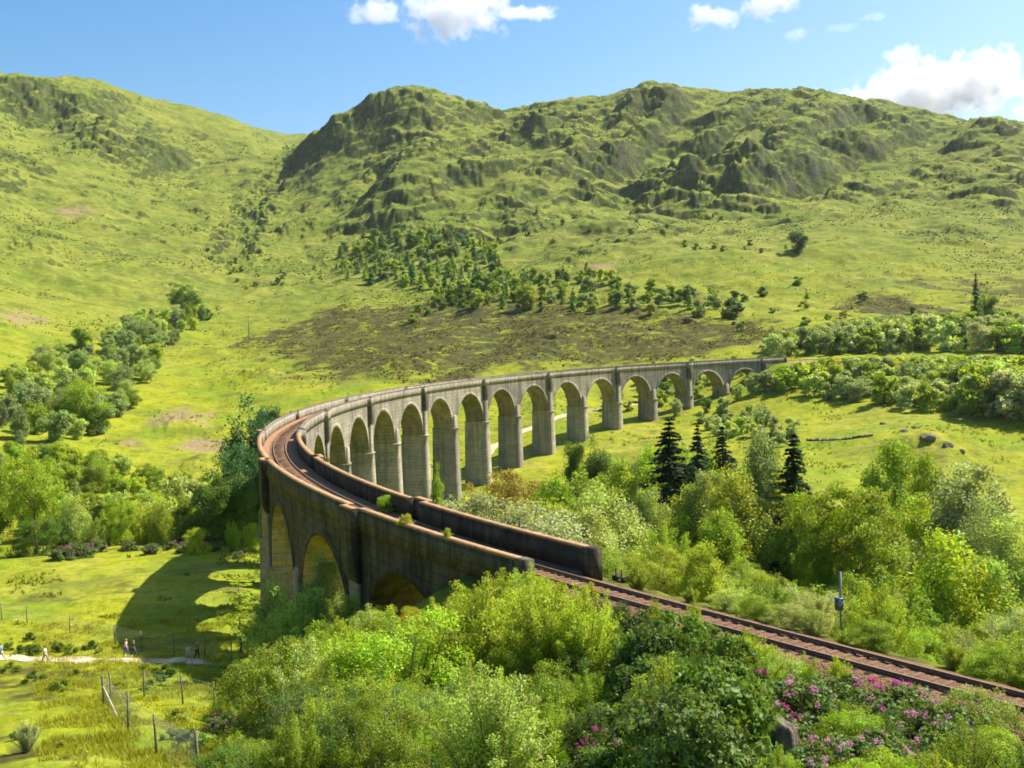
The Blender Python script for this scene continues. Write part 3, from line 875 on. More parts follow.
M_LEAF = leaf_material()
M_BARK = plain("grey_bark", (.15, .125, .10), .95, .35, 8.0)
M_BARK_PALE = plain("birch_bark", (.38, .36, .32), .85, .4, 5.0)


def leaves_mesh(name, C, N, size, lv, rng, aspect=.62, axis=None, mat=None):
    """one small rhombic leaf per row of C, facing N"""
    n = len(C)
    N = N / (np.linalg.norm(N, axis=1)[:, None] + 1e-9)
    A = rng.normal(size=(n, 3)) if axis is None else axis + .25 * rng.normal(size=(n, 3))
    A = A - N * (A * N).sum(1)[:, None]; A /= np.linalg.norm(A, axis=1)[:, None] + 1e-9
    B = np.cross(N, A)
    a = (np.broadcast_to(size, (n,)) * .5)[:, None]; b = a * aspect
    bend = N * a * .25
    V = np.stack([C - A * a - bend, C + B * b + A * a * .1, C + A * a - bend, C - B * b + A * a * .1], 1)
    Q = np.arange(4 * n).reshape(n, 4)
    return np_mesh(name, V.reshape(-1, 3), Q, mat or M_LEAF, True, {'lv': ('POINT', 'FLOAT', np.repeat(lv, 4))})


def unit(rng, n):
    v = rng.normal(size=(n, 3)); return v / np.linalg.norm(v, axis=1)[:, None]


def lobes(rng, k=5):
    f = rng.integers(1, 5, k); ph = rng.uniform(0, 6.28, k); zf = rng.uniform(-2.5, 2.5, k); am = rng.uniform(.07, .21, k)
    return lambda th, t: 1 + sum(am[i] * np.sin(f[i] * th + ph[i] + zf[i] * t * 3) for i in range(k))


def fill_clumps(rng, cl, nleaf, cr, leaf, axis_xy, up=.35, hang=0.0, flat=.75):
    n = len(cl)
    crs = cr * rng.uniform(.7, 1.3, n)
    o = rng.normal(size=(n, nleaf, 3)); o /= np.linalg.norm(o, axis=2)[..., None]
    o *= rng.random((n, nleaf, 1)) ** .45
    o[..., 2] *= flat
    P = cl[:, None] + o * crs[:, None, None]
    if hang: P[..., 2] -= hang * rng.random((n, nleaf)) ** 2 * crs[:, None]
    out = cl - np.array([0, 0, 0]); out = out.copy(); out[:, 2] *= .0
    out /= np.linalg.norm(out, axis=1)[:, None] + 1e-6
    N = .6 * o + .35 * out[:, None] + np.array([0, 0, up]) + .62 * rng.normal(size=o.shape)
    lv = np.clip(.5 + .20 * rng.normal(size=(n, 1)) + .20 * rng.normal(size=(n, nleaf)), 0, 1)
    return P.reshape(-1, 3), N.reshape(-1, 3), leaf * rng.uniform(.65, 1.3, n * nleaf), lv.ravel()


def proto_round(seed, H, R, h0, nclump, nleaf, cr, leaf, prof, bark, hang=0.0, stems=1, gap=.0, up=.35, flat=.75, lean=.03):
    """broadleaf tree or bush: trunk(s) and limbs, and a crown of leaf clumps with an uneven outline"""
    rng = np.random.default_rng(seed)
    lob = lobes(rng)
    # boughs first, then the leaf clumps gather round them: an uneven crown with gaps
    nb = max(7, int(nclump / (9 if H > 5 else 11)))
    bt = (np.arange(nb) + rng.random(nb)) / nb; bth = np.arange(nb) * 2.4 + rng.normal(size=nb) * .5
    bt = bt[rng.random(nb) < (prof(bt) / prof(np.linspace(0, 1, 40)).max()) + .25]; bth = bth[:len(bt)]; nb = len(bt)
    br = prof(bt) * R * lob(bth, bt) * rng.uniform(.45, .92, nb)
    bsz = rng.uniform(.6, 1.3, nb)
    w_ = np.maximum(br, .25 * R) * bsz ** 2; bi = rng.choice(nb, nclump, p=w_ / w_.sum())
    off = rng.normal(size=(nclump, 3)) * (.21 * R * bsz[bi])[:, None]
    X_ = br[bi] * np.cos(bth[bi]) + off[:, 0]; Y_ = br[bi] * np.sin(bth[bi]) + off[:, 1]
    t = np.clip(bt[bi] + off[:, 2] * .8 / (H * (1 - h0)), .0, 1.0); th = np.arctan2(Y_, X_); r = np.hypot(X_, Y_)
    r = np.minimum(r, 1.25 * R * prof(t) + .1 * R)
    idx = np.arange(nclump)
    z = H * (h0 + (1 - h0) * t[idx] * (1 - cr / H * .6))
    z = z * (H * .985 / (z.max() + cr * .55))
    lx, ly = rng.normal(size=2) * lean * H
    cl = np.stack([r[idx] * np.cos(th[idx]) + lx * (z / H) ** 2, r[idx] * np.sin(th[idx]) + ly * (z / H) ** 2, z], -1)
    C, N, S, L = fill_clumps(rng, cl, nleaf, cr, leaf, None, up, hang, flat)
    crown = leaves_mesh("crown", C, N, S, L, rng)
    mb = MB()
    tr = H * .016 + .03
    roots = [(0, 0)] if stems == 1 else [(.12 * R * math.cos(6.28 * k / stems), .12 * R * math.sin(6.28 * k / stems)) for k in range(stems)]
    for k, (x0, y0) in enumerate(roots):
        top = np.array([lx * .7 + x0 * (1 + 3.0 * (stems > 1)), ly * .7 + y0 * (1 + 3.0 * (stems > 1)), H * .86])
        q = np.linspace(0, 1, 7)[:, None]
        pts = np.array([x0, y0, -.3]) * (1 - q) + top * q + np.sin(q * 5 + k + seed) * np.array([.02, .015, 0]) * H
        mb.tube(pts, np.linspace(tr * (1 if stems == 1 else .6), tr * .15, 7), 7)
    trunk_n = 26 if H > 6 else 14
    for c in cl[rng.permutation(len(cl))[:trunk_n]]:
        zb = np.clip(c[2] - .45 * math.hypot(c[0], c[1]) - .08 * H, .1 * H, .8 * H)
        b = np.array([lx * .7 * zb / H, ly * .7 * zb / H, zb])
        q = np.linspace(0, 1, 5)[:, None]
        pts = b * (1 - q) + c * q + np.array([0, 0, 1]) * .06 * H * np.sin(q * math.pi) * -.5
        mb.tube(pts, np.linspace(tr * .38, tr * .08, 5), 5)
    return mb.mesh("trunk", bark, True), crown, H


def proto_upright(seed, H, R, nstem, per, leaf, bark, fan=.5, spike=.5):
    """scrub of many upright leafy stems"""
    rng = np.random.default_rng(seed)
    mb = MB(); Cs = []; Ns = []; Ls = []; Ax = []
    for k in range(nstem):
        th = rng.uniform(0, 6.283); rr = math.sqrt(rng.random())
        h = H * (1 - .45 * rr ** 2) * rng.uniform(.72, 1.05)
        b = np.array([.25 * R * rr * math.cos(th), .25 * R * rr * math.sin(th), -.2])
        e = np.array([R * rr * math.cos(th) + rng.normal() * .12 * R, R * rr * math.sin(th) + rng.normal() * .12 * R, h])
        q = np.linspace(0, 1, 6)[:, None]
        pts = b * (1 - q) + e * q; pts[:, :2] = b[:2] + (e[:2] - b[:2]) * (q ** (1 + fan)); 
        mb.tube(pts, np.linspace(.02 + H * .006, .006, 6), 4)
        t = rng.random(per) ** .7 * .86 + .16
        c = np.stack([np.interp(t, q[:, 0], pts[:, i]) for i in range(3)], -1)
        w = (.10 + .20 * (1 - t)) * R * (1.0 + .6 * spike)
        off = unit(rng, per) * (w * rng.random(per) ** .6)[:, None]; off[:, 2] *= .6
        Cs.append(c + off)
        out = off / (np.linalg.norm(off, axis=1)[:, None] + 1e-6)
        Ns.append(.5 * out + np.array([.25 * math.cos(th) * rr, .25 * math.sin(th) * rr, .35]) + .6 * rng.normal(size=(per, 3)))
        Ls.append(np.clip(.5 + .16 * rng.normal() + .2 * rng.normal(size=per) + .15 * (t - .5), 0, 1))
        Ax.append(np.array([0, 0, .8]) + out * .6)
    C = np.concatenate(Cs); N = np.concatenate(Ns); L = np.concatenate(Ls); A = np.concatenate(Ax)
    return mb.mesh("trunk", bark, True), leaves_mesh("crown", C, N, leaf * rng.uniform(.6, 1.3, len(C)), L, rng, .5, A), H


def proto_conifer(seed, H, R, h0, nwhorl, nbr, per, leaf, droop, bark, flat=.12, power=.9, irr=.25, plate=False):
    rng = np.random.default_rng(seed)
    mb = MB(); q = np.linspace(0, 1, 8)[:, None]
    mb.tube(np.array([0, 0, -.3]) * (1 - q) + np.array([0, 0, H]) * q, np.linspace(H * .014 + .03, .015, 8), 7)
    Cs = []; Ns = []; Ls = []; Ax = []
    for w in range(nwhorl):
        t = (w + rng.random() * .7) / nwhorl
        z = H * (h0 + (1 - h0) * t)
        for k in range(nbr):
            if rng.random() < irr * .5: continue
            th = rng.uniform(0, 6.283); ln = R * max((1 - t), .03) ** power * rng.uniform(1 - irr, 1 + irr * .6)
            if plate: ln = R * (math.sin(min(1, 1.12 - t) * math.pi * .62)) * rng.uniform(.5, 1.1)
            d = np.array([math.cos(th), math.sin(th), 0])
            e = np.array([0, 0, z]) + d * ln + np.array([0, 0, -droop * ln + .12 * ln * rng.normal() * irr])
            if ln > .25 * R: mb.tube([(0, 0, z), tuple(np.array([0, 0, z]) * .5 + e * .5 + [0, 0, .04 * ln]), tuple(e)], [H * .003 + .012, .012, .005], 4)
            m_ = max(4, int(per * (.25 + .75 * ln / R)))
            s_ = rng.random(m_) ** .65
            c = np.array([0, 0, z]) * (1 - s_[:, None]) + e * s_[:, None]
            side = np.array([-d[1], d[0], 0])
            wd = .30 * ln * (1.15 - s_) + .05
            c = c + side * (rng.uniform(-1, 1, m_) * wd)[:, None] + np.array([0, 0, 1]) * (rng.normal(size=m_) * flat * ln * .5 - (.10 * ln * rng.random(m_) if not plate else 0))[:, None]
            Cs.append(c)
            Ns.append(np.array([0, 0, .9]) + .35 * d + .55 * rng.normal(size=(m_, 3)))
            Ls.append(np.clip(.3 + .45 * s_ + .15 * rng.normal(size=m_), 0, 1))
            Ax.append(d + .5 * side * rng.choice([-1, 1], m_)[:, None] + np.array([0, 0, -droop * .6]))
    C = np.concatenate(Cs); N = np.concatenate(Ns); L = np.concatenate(Ls); A = np.concatenate(Ax)
    return mb.mesh("trunk", bark, True), leaves_mesh("crown", C, N, leaf * rng.uniform(.7, 1.3, len(C)), L, rng, .42, A), H


p_oval = lambda t: np.sin(np.clip(t * .92 + .06, 0, 1) * math.pi) ** .6
p_birch = lambda t: np.clip(np.sin((t * .86 + .12) * math.pi), 0, 1) ** .8 * (1.06 - .45 * t)
p_dome = lambda t: np.sqrt(np.clip(1 - t ** 2, 0, 1)) * .95 + .08
p_slim = lambda t: np.clip(np.sin((t * .84 + .12) * math.pi), 0, 1) ** .7 * (1.1 - .55 * t)

PROTO = {
    'birch': [proto_round(s, 10, 2.7, .14, 220, 84, .74, .215, p_birch, M_BARK_PALE, hang=1.2, gap=.4) for s in (1, 2, 3)],
    'broad': [proto_round(s, 9, 3.8, .14, 200, 92, .88, .235, p_oval, M_BARK, gap=.38) for s in (11, 12, 13)],
    'slim': [proto_round(s, 12, 2.1, .08, 210, 80, .72, .23, p_slim, M_BARK, gap=.25, flat=1.1) for s in (21, 22)],
    'oak': [proto_round(s, 9, 4.3, .34, 160, 100, .82, .225, p_oval, M_BARK, gap=.6, flat=.55) for s in (31, 32)],
    'spruce': [proto_conifer(s, 14, 2.9, .04, 38, 10, 44, .34, .38, M_BARK, .2, .9, .42) for s in (41, 42)],
    'layered': [proto_conifer(s, 10, 2.6, .14, 15, 6, 74, .26, -.05, M_BARK, .07, .7, .45, True) for s in (51, 52)],
    'bush': [proto_round(s, 3.4, 2.0, .02, 180, 140, .40, .088, p_dome, M_BARK, stems=5, gap=.4) for s in (61, 62, 63, 64)],
    'scrub': [proto_upright(s, 4.2, 1.7, 56, 430, .095, M_BARK) for s in (71, 72, 73, 74)],
    'willow': [proto_round(s, 5.5, 3.0, .03, 220, 140, .54, .115, p_dome, M_BARK, stems=6, gap=.42, up=.5) for s in (81, 82, 83)],
    'laurel': [proto_round(s, 3.4, 2.0, .0, 150, 52, .42, .20, p_dome, M_BARK, stems=5, gap=.15, up=.5) for s in (111, 112)],
    'midbush': [proto_round(s, 3.4, 2.1, .0, 70, 46, .62, .30, p_dome, M_BARK, stems=4, gap=.25) for s in (65, 66, 67)],
    'midtree': [proto_round(s, 8, 3.0, .06, 110, 42, .95, .46, p_oval, M_BARK, gap=.3) for s in (68, 69, 70)],
    'far': [proto_round(s, 8, 3.1, .02, 60, 26, 1.15, .85, p_oval, M_BARK, gap=.25) for s in (91, 92, 93, 94)],
    'farfir': [proto_conifer(s, 9, 2.7, .0, 13, 7, 13, 1.0, .3, M_BARK, .25) for s in (95, 96)],
}
SMALL = {'far', 'farfir'}
# far trees: trunk and crown joined in one mesh, they show no parts at their size
def joined(tr, cr):
    def arr(me):
        v = np.empty(len(me.vertices) * 3, np.float32); me.vertices.foreach_get("co", v)
        f = [tuple(p.vertices) for p in me.polygons]
        return v.reshape(-1, 3), f
    v1, f1 = arr(tr); v2, f2 = arr(cr)
    lv = np.empty(len(v2), np.float32); cr.attributes['lv'].data.foreach_get('value', lv)
    q = [f for f in f1 if len(f) == 4]; t = [f for f in f1 if len(f) == 3]
    me = np_mesh("far_tree", np.concatenate([v1, v2]), [np.array(q), np.array(f2) + len(v1), np.array(t)], M_BARK, True, {'lv': ('POINT', 'FLOAT', np.concatenate([np.zeros(len(v1)), lv]))})
    me.materials.append(M_LEAF)
    mi = np.zeros(len(me.polygons), np.int32); mi[len(q):len(q) + len(f2)] = 1
    me.polygons.foreach_set("material_index", mi)
    return me
for k_ in SMALL:
    PROTO[k_] = [(None, joined(a, b), h) for a, b, h in PROTO[k_]]

M_PETAL = plain("magenta_petals", (.55, .10, .42), .6, .25, 30)
def blossom_mesh(seed, H, R, n, cr=.10, per=16):
    rng = np.random.default_rng(seed)
    th = rng.uniform(0, 6.283, n); t = rng.uniform(.12, 1, n) ** .8
    r = R * p_dome(t) * rng.uniform(.86, 1.04, n)
    cl = np.stack([r * np.cos(th), r * np.sin(th), t * H], -1)
    C, N, S, L = fill_clumps(rng, cl, per, cr, .085, None, .5, 0, 1)
    return leaves_mesh("blossom", C, N, S, L, rng, .9)
RHODO = [proto_round(s, 2.6, 1.9, .0, 130, 46, .36, .20, p_dome, M_BARK, stems=5, gap=.15, up=.5) for s in (101, 102, 103)]
RHODO_FL = [blossom_mesh(s, 2.64, 1.97, 30, .14, 24) for s in (104, 105, 106)]
BROOM_FL = [blossom_mesh(s, 2.4, 1.6, 170) for s in (107, 108)]

TONE = {  # leaf albedo
    'pale': (.38, .49, .115), 'silver': (.37, .45, .19), 'lime': (.36, .455, .035), 'fresh': (.295, .43, .03), 'green': (.24, .335, .03),
    'deep': (.125, .215, .028), 'dark': (.080, .145, .03), 'fir': (.026, .060, .020), 'blue': (.07, .17, .055), 'olive': (.32, .39, .05),
    'ochre': (.33, .275, .05), 'gold': (.85, .50, .02), 'grey': (.24, .33, .12), 'yellow': (.43, .45, .04), 'rhodo': (.13, .21, .05)}
TONE_WORD = {'pale': 'pale green', 'silver': 'silvery green', 'lime': 'yellow-green', 'fresh': 'bright green', 'green': 'mid green', 'deep': 'deep green', 'dark': 'dark green',
             'fir': 'blackish green', 'blue': 'bluish green', 'olive': 'olive green', 'ochre': 'rusty ochre', 'gold': 'golden yellow', 'grey': 'greyish green', 'yellow': 'greenish yellow', 'rhodo': 'dark green'}
KINDS = {  # name, category, noun
    'birch': ('birch_tree', 'tree', 'birch'), 'broad': ('broadleaf_tree', 'tree', 'broad round tree'), 'slim': ('slender_tree', 'tree', 'slender tree'),
    'oak': ('oak_tree', 'tree', 'spreading oak'), 'spruce': ('spruce_tree', 'tree', 'pointed spruce'), 'layered': ('larch_tree', 'tree', 'larch with layered boughs'),
    'bush': ('bush', 'bush', 'rounded bush'), 'scrub': ('willow_scrub', 'bush', 'upright willow scrub'), 'willow': ('willow_bush', 'bush', 'spreading willow bush'),
    'laurel': ('laurel_bush', 'bush', 'large-leaved glossy bush'), 'midbush': ('bush', 'bush', 'rounded bush'), 'midtree': ('bushy_tree', 'tree', 'bushy tree'), 'far': ('small_tree', 'tree', 'small tree'), 'farfir': ('conifer', 'tree', 'small conifer')}
rngP = np.random.default_rng(77)
PLANTS = []          # (object, kind, tone, H, zone phrase, own label or None, x, y)


def plant(kind, x, y, H, tone, zone, label=None, group=None, wide=1.0, z=None, jitter=.12):
    if kind == 'bush' and H > 2.7: kind = 'scrub' if rngP.random() < .6 else 'willow'
    protos = PROTO[kind]; k = rngP.integers(len(protos))
    tr, cr, ph = protos[k]
    s = H / ph
    z = float(gz(x, y)) if z is None else z
    rot = rngP.uniform(0, 6.283)
    w = s * wide * rngP.uniform(.9, 1.12)
    c = np.array(TONE[tone]) * np.clip(1 + jitter * .9 * rngP.normal() + jitter * np.array([.35, 0, 1]) * rngP.normal(), .6, 1.4)
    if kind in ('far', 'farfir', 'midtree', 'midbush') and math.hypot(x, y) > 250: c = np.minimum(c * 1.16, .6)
    col = (*[float(q) for q in c], 1)
    name = 'leafy_tree' if kind == 'far' and 'belt' in zone else KINDS[kind][0]
    if tr is None:
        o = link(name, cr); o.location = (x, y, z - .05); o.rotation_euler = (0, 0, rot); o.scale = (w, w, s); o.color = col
    else:
        o = empty(name, (x, y, z - .05), rot, (w, w, s))
        link("trunk", tr, o)
        link("crown", cr, o).color = col
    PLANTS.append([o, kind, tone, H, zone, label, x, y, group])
    return o


def plant_px(kind, u, vtop, d, tone, zone, label=None, wide=1.0, group=None, minH=1.0):
    """plant standing d metres off under picture column u whose tip reaches up to row vtop"""
    p = at(u, vtop, d)
    H = p[2] - float(gz(p[0], p[1]))
    if H < minH: return None
    return plant(kind, p[0], p[1], H, tone, zone, label, group, wide)


def plant_hit(kind, u, vbase, vtop, tone, zone, label=None, wide=1.0, group=None):
    p = hit(u, vbase); d = math.hypot(p[0], p[1])
    return plant(kind, p[0], p[1], max(1.5, (vbase - vtop) * d / FOC * 1.02), tone, zone, label, group, wide)


def pick(w):
    ks = list(w); p = np.array([w[k] for k in ks], float)
    return ks[rngP.choice(len(ks), p=p / p.sum())]


def scatter(poly, spacing, n_try=6000, seed=1, clear=()):
    """Poisson-like points in a ground polygon"""
    rng = np.random.default_rng(seed); P = np.array(poly)
    lo, hi = P.min(0), P.max(0)
    X = rng.uniform(lo, hi, (n_try, 2))
    ins = np.zeros(n_try, bool)
    for k in range(len(P)):
        a, b = P[k], P[(k + 1) % len(P)]
        ins ^= ((a[1] > X[:, 1]) != (b[1] > X[:, 1])) & (X[:, 0] < (b[0] - a[0]) * (X[:, 1] - a[1]) / (b[1] - a[1] + 1e-12) + a[0])
    out = []
    grid = {}
    for p in X[ins]:
        key = (int(p[0] // spacing), int(p[1] // spacing))
        ok = all((p - q) @ (p - q) > spacing ** 2 for dx in (-1, 0, 1) for dy in (-1, 0, 1) for q in grid.get((key[0] + dx, key[1] + dy), ()))
        if ok: grid.setdefault(key, []).append(p); out.append(p)
    return out


def ud(poly): return [tuple(at(u, 480, d)[:2]) for u, d in poly]
def px(poly): return [tuple(hit(u, v)[:2]) for u, v in poly]
_LP = line_pt(np.arange(-56, 518, 1.0))
def line_dist(x, y): return math.sqrt(((_LP[:, 0] - x) ** 2 + (_LP[:, 1] - y) ** 2).min())
def top_row(x, y, z): return float(proj(np.array([x, y, z]))[1])
def col_of(x, y): return float(proj(np.array([x, y, float(gz(x, y))]))[0])
def limit_H(x, y, H, contour):
    """the tallest a plant may be here without rising over the wood's outline"""
    u = col_of(x, y); v = np.interp(u, [c[0] for c in contour], [c[1] for c in contour])
    zmax = at(u, v, math.hypot(x, y))[2] - float(gz(x, y))
    return min(H, zmax)

PINK, MAUVE = (.46, .075, .38), (.52, .25, .50)
RHODOS = [
    (752, 672, 40, 1.2, PINK, "rhododendron with bright magenta flowers right of the dark thicket"),
    (795, 680, 39, 1.1, MAUVE, "rhododendron with pale mauve flowers in front of the track"),
    (770, 705, 35, 1.1, PINK, "low magenta rhododendron left of the lichened boulder"),
    (840, 676, 41, 1.1, MAUVE, "pale mauve rhododendron close under the rails"),
    (885, 682, 40, 1.3, PINK, "dark rhododendron with magenta flowers under the ballast bank"),
    (925, 715, 36, 1.0, MAUVE, "rounded mauve rhododendron at the foot of the ballast bank"),
    (955, 700, 39, 1.0, MAUVE, "small mauve rhododendron nearest the track at right"),
    (870, 735, 33, 1.2, MAUVE, "large pale-flowered rhododendron at the bottom edge"),
    (820, 738, 32, 1.1, MAUVE, "sparse-flowered rhododendron right of the boulder"),
    (735, 730, 31, 1.0, MAUVE, "shaded rhododendron left of the boulder at the bottom"),
    (222, 716, 62, 1.3, PINK, "magenta rhododendron beside the wire fence at left"),
    (262, 700, 62, .9, MAUVE, "faded rhododendron at the left end of the scrub"),
    (520, 740, 31, .8, PINK, "low rhododendron with few magenta flowers at bottom centre"),
    (600, 728, 31, .8, PINK, "shaded magenta rhododendron under the dark thicket"),
    (640, 555, 86, 1.0, PINK, "dark rhododendron behind the end of the inner parapet"),
]

# ---- the scrub that fills the foreground below the line
C1 = [(150,800),(185,780),(200,735),(225,690),(250,662),(290,640),(330,620),(370,606),(430,600),(470,588),(515,570),(560,576),(600,594),(640,606),(690,610),(725,620),(750,640),(785,660),(830,658),(852,668),(872,690),(930,692),(950,684),(985,672),(1060,680)]
Z_FG = "in the scrub below the track"
tracks_far = lambda x, y, d: line_dist(x, y) > d
nfg = 0
for p in scatter(ud([(215,27),(1075,25),(1075,37),(900,45),(760,53),(640,60),(520,57),(440,70),(375,76),(320,92),(270,104),(235,92),(215,70),(205,45)]), 1.75, 9000, 3):
    x, y = p; d = math.hypot(x, y)
    if line_dist(x, y) < 5.0: continue
    if d > 60 and rngP.random() < .35: continue
    u = col_of(x, y)
    H = rngP.uniform(1.6, 4.9) * (1.25 if d > 45 else 1)
    if u < 560: H *= 1.15
    H = limit_H(x, y, H, C1)
    skip = False
    for ur, vr, dr, wr, _c2, _l2 in RHODOS:
        if vr < 600: continue
        q = at(ur, vr, dr)
        if math.hypot(q[0] - x, q[1] - y) < 1.0 * wr: skip = True
        elif abs(u - ur) < 30 * wr and d < dr: H = min(H, at(u, vr + rngP.uniform(14, 40), d)[2] - float(gz(x, y)))
    if math.hypot(x - at(783, 697, 33.5)[0], y - at(783, 697, 33.5)[1]) < 1.2: skip = True
    if abs(u - 790) < 28 and d < 33: H = min(H, at(u, 745, d)[2] - float(gz(x, y)))
    if H < .9 or skip: continue
    if d < 44: H = min(H, rngP.uniform(2.2, 3.6))
    if (600 < u < 745 and rngP.random() < .75) or (d < 33 and 540 < u < 760 and rngP.random() < .6):
        k = pick({'laurel': 4, 'bush': 2, 'scrub': 1}); tn = pick({'deep': 4, 'rhodo': 2, 'dark': 2})
    elif u < 520 and d < 42 and rngP.random() < .45:
        k = pick({'scrub': 5, 'willow': 2, 'bush': 2}); tn = pick({'deep': 3, 'green': 4, 'rhodo': 1})
    elif u > 700:
        k = pick({'bush': 4, 'scrub': 3, 'willow': 1}); tn = pick({'fresh': 3, 'lime': 3, 'green': 3, 'deep': 2, 'pale': 1})
    else:
        k = pick({'scrub': 8, 'willow': 2, 'bush': 1}); tn = pick({'lime': 7, 'fresh': 3, 'pale': 3, 'green': 2, 'deep': 1})
    plant(k, x, y, H, tn, Z_FG, wide=1.0 if H > 2 else 1.3); nfg += 1

# ---- scrub and trees of the hollow inside the bend
C2 = [(480,520),(530,505),(560,500),(600,510),(650,520),(700,535),(760,570),(800,585),(840,585),(900,585),(960,590),(1080,600)]
Z_IN = "in the thicket behind the near track"
for p in scatter(ud([(600,74),(700,66),(800,60),(900,55),(1080,48),(1080,125),(900,135),(800,150),(700,165),(600,170),(520,150),(490,115),(505,98)]), 3.3, 9000, 4):
    x, y = p; d = math.hypot(x, y)
    if line_dist(x, y) < 5.5: continue
    H = limit_H(x, y, rngP.uniform(2.5, 6.5), C2)
    if H < 1.2: continue
    k = pick({'willow': 4, 'scrub': 3, 'bush': 1.5, 'birch': 2 if H > 4 else 0, 'broad': 1 if H > 4.5 else 0})
    plant(k, x, y, H, pick({'pale': 3, 'lime': 4, 'fresh': 2, 'silver': 2, 'green': 2.2, 'olive': 1}), Z_IN)
for p in scatter(ud([(560,170),(700,165),(800,150),(860,150),(840,185),(760,205),(660,215),(560,205)]), 5.5, 4000, 5):
    x, y = p
    H = limit_H(x, y, rngP.uniform(3, 7), [(540,505),(600,500),(700,515),(800,520),(900,530)])
    if H < 1.2: continue
    plant(pick({'midtree': 2, 'midbush': 2, 'birch': 2}), x, y, H, pick({'pale': 2, 'lime': 3, 'green': 2, 'olive': 1}), "on the slope under the viaduct piers")

for k, u, v, d, tn in [('birch', 618, 455, 190, 'fresh'), ('birch', 632, 470, 170, 'lime'), ('broad', 684, 446, 205, 'fresh'), ('slim', 708, 436, 210, 'green'), ('birch', 712, 468, 165, 'pale'),
                       ('birch', 748, 456, 176, 'pale'), ('broad', 580, 470, 180, 'green'), ('birch', 650, 480, 160, 'pale'), ('birch', 690, 482, 150, 'lime'), ('birch', 752, 490, 140, 'pale'),
                       ('slim', 600, 450, 200, 'deep'), ('birch', 800, 490, 140, 'fresh'), ('broad', 838, 505, 140, 'lime'), ('birch', 878, 500, 130, 'pale'), ('birch', 915, 490, 140, 'lime'),
                       ('birch', 1010, 510, 110, 'pale'), ('birch', 722, 505, 132, 'fresh'), ('birch', 625, 500, 140, 'silver'), ('broad', 560, 500, 140, 'lime'), ('birch', 590, 505, 125, 'pale')]:
    plant_px(k, u, v, d, tn, "in the mixed wood of the hollow")

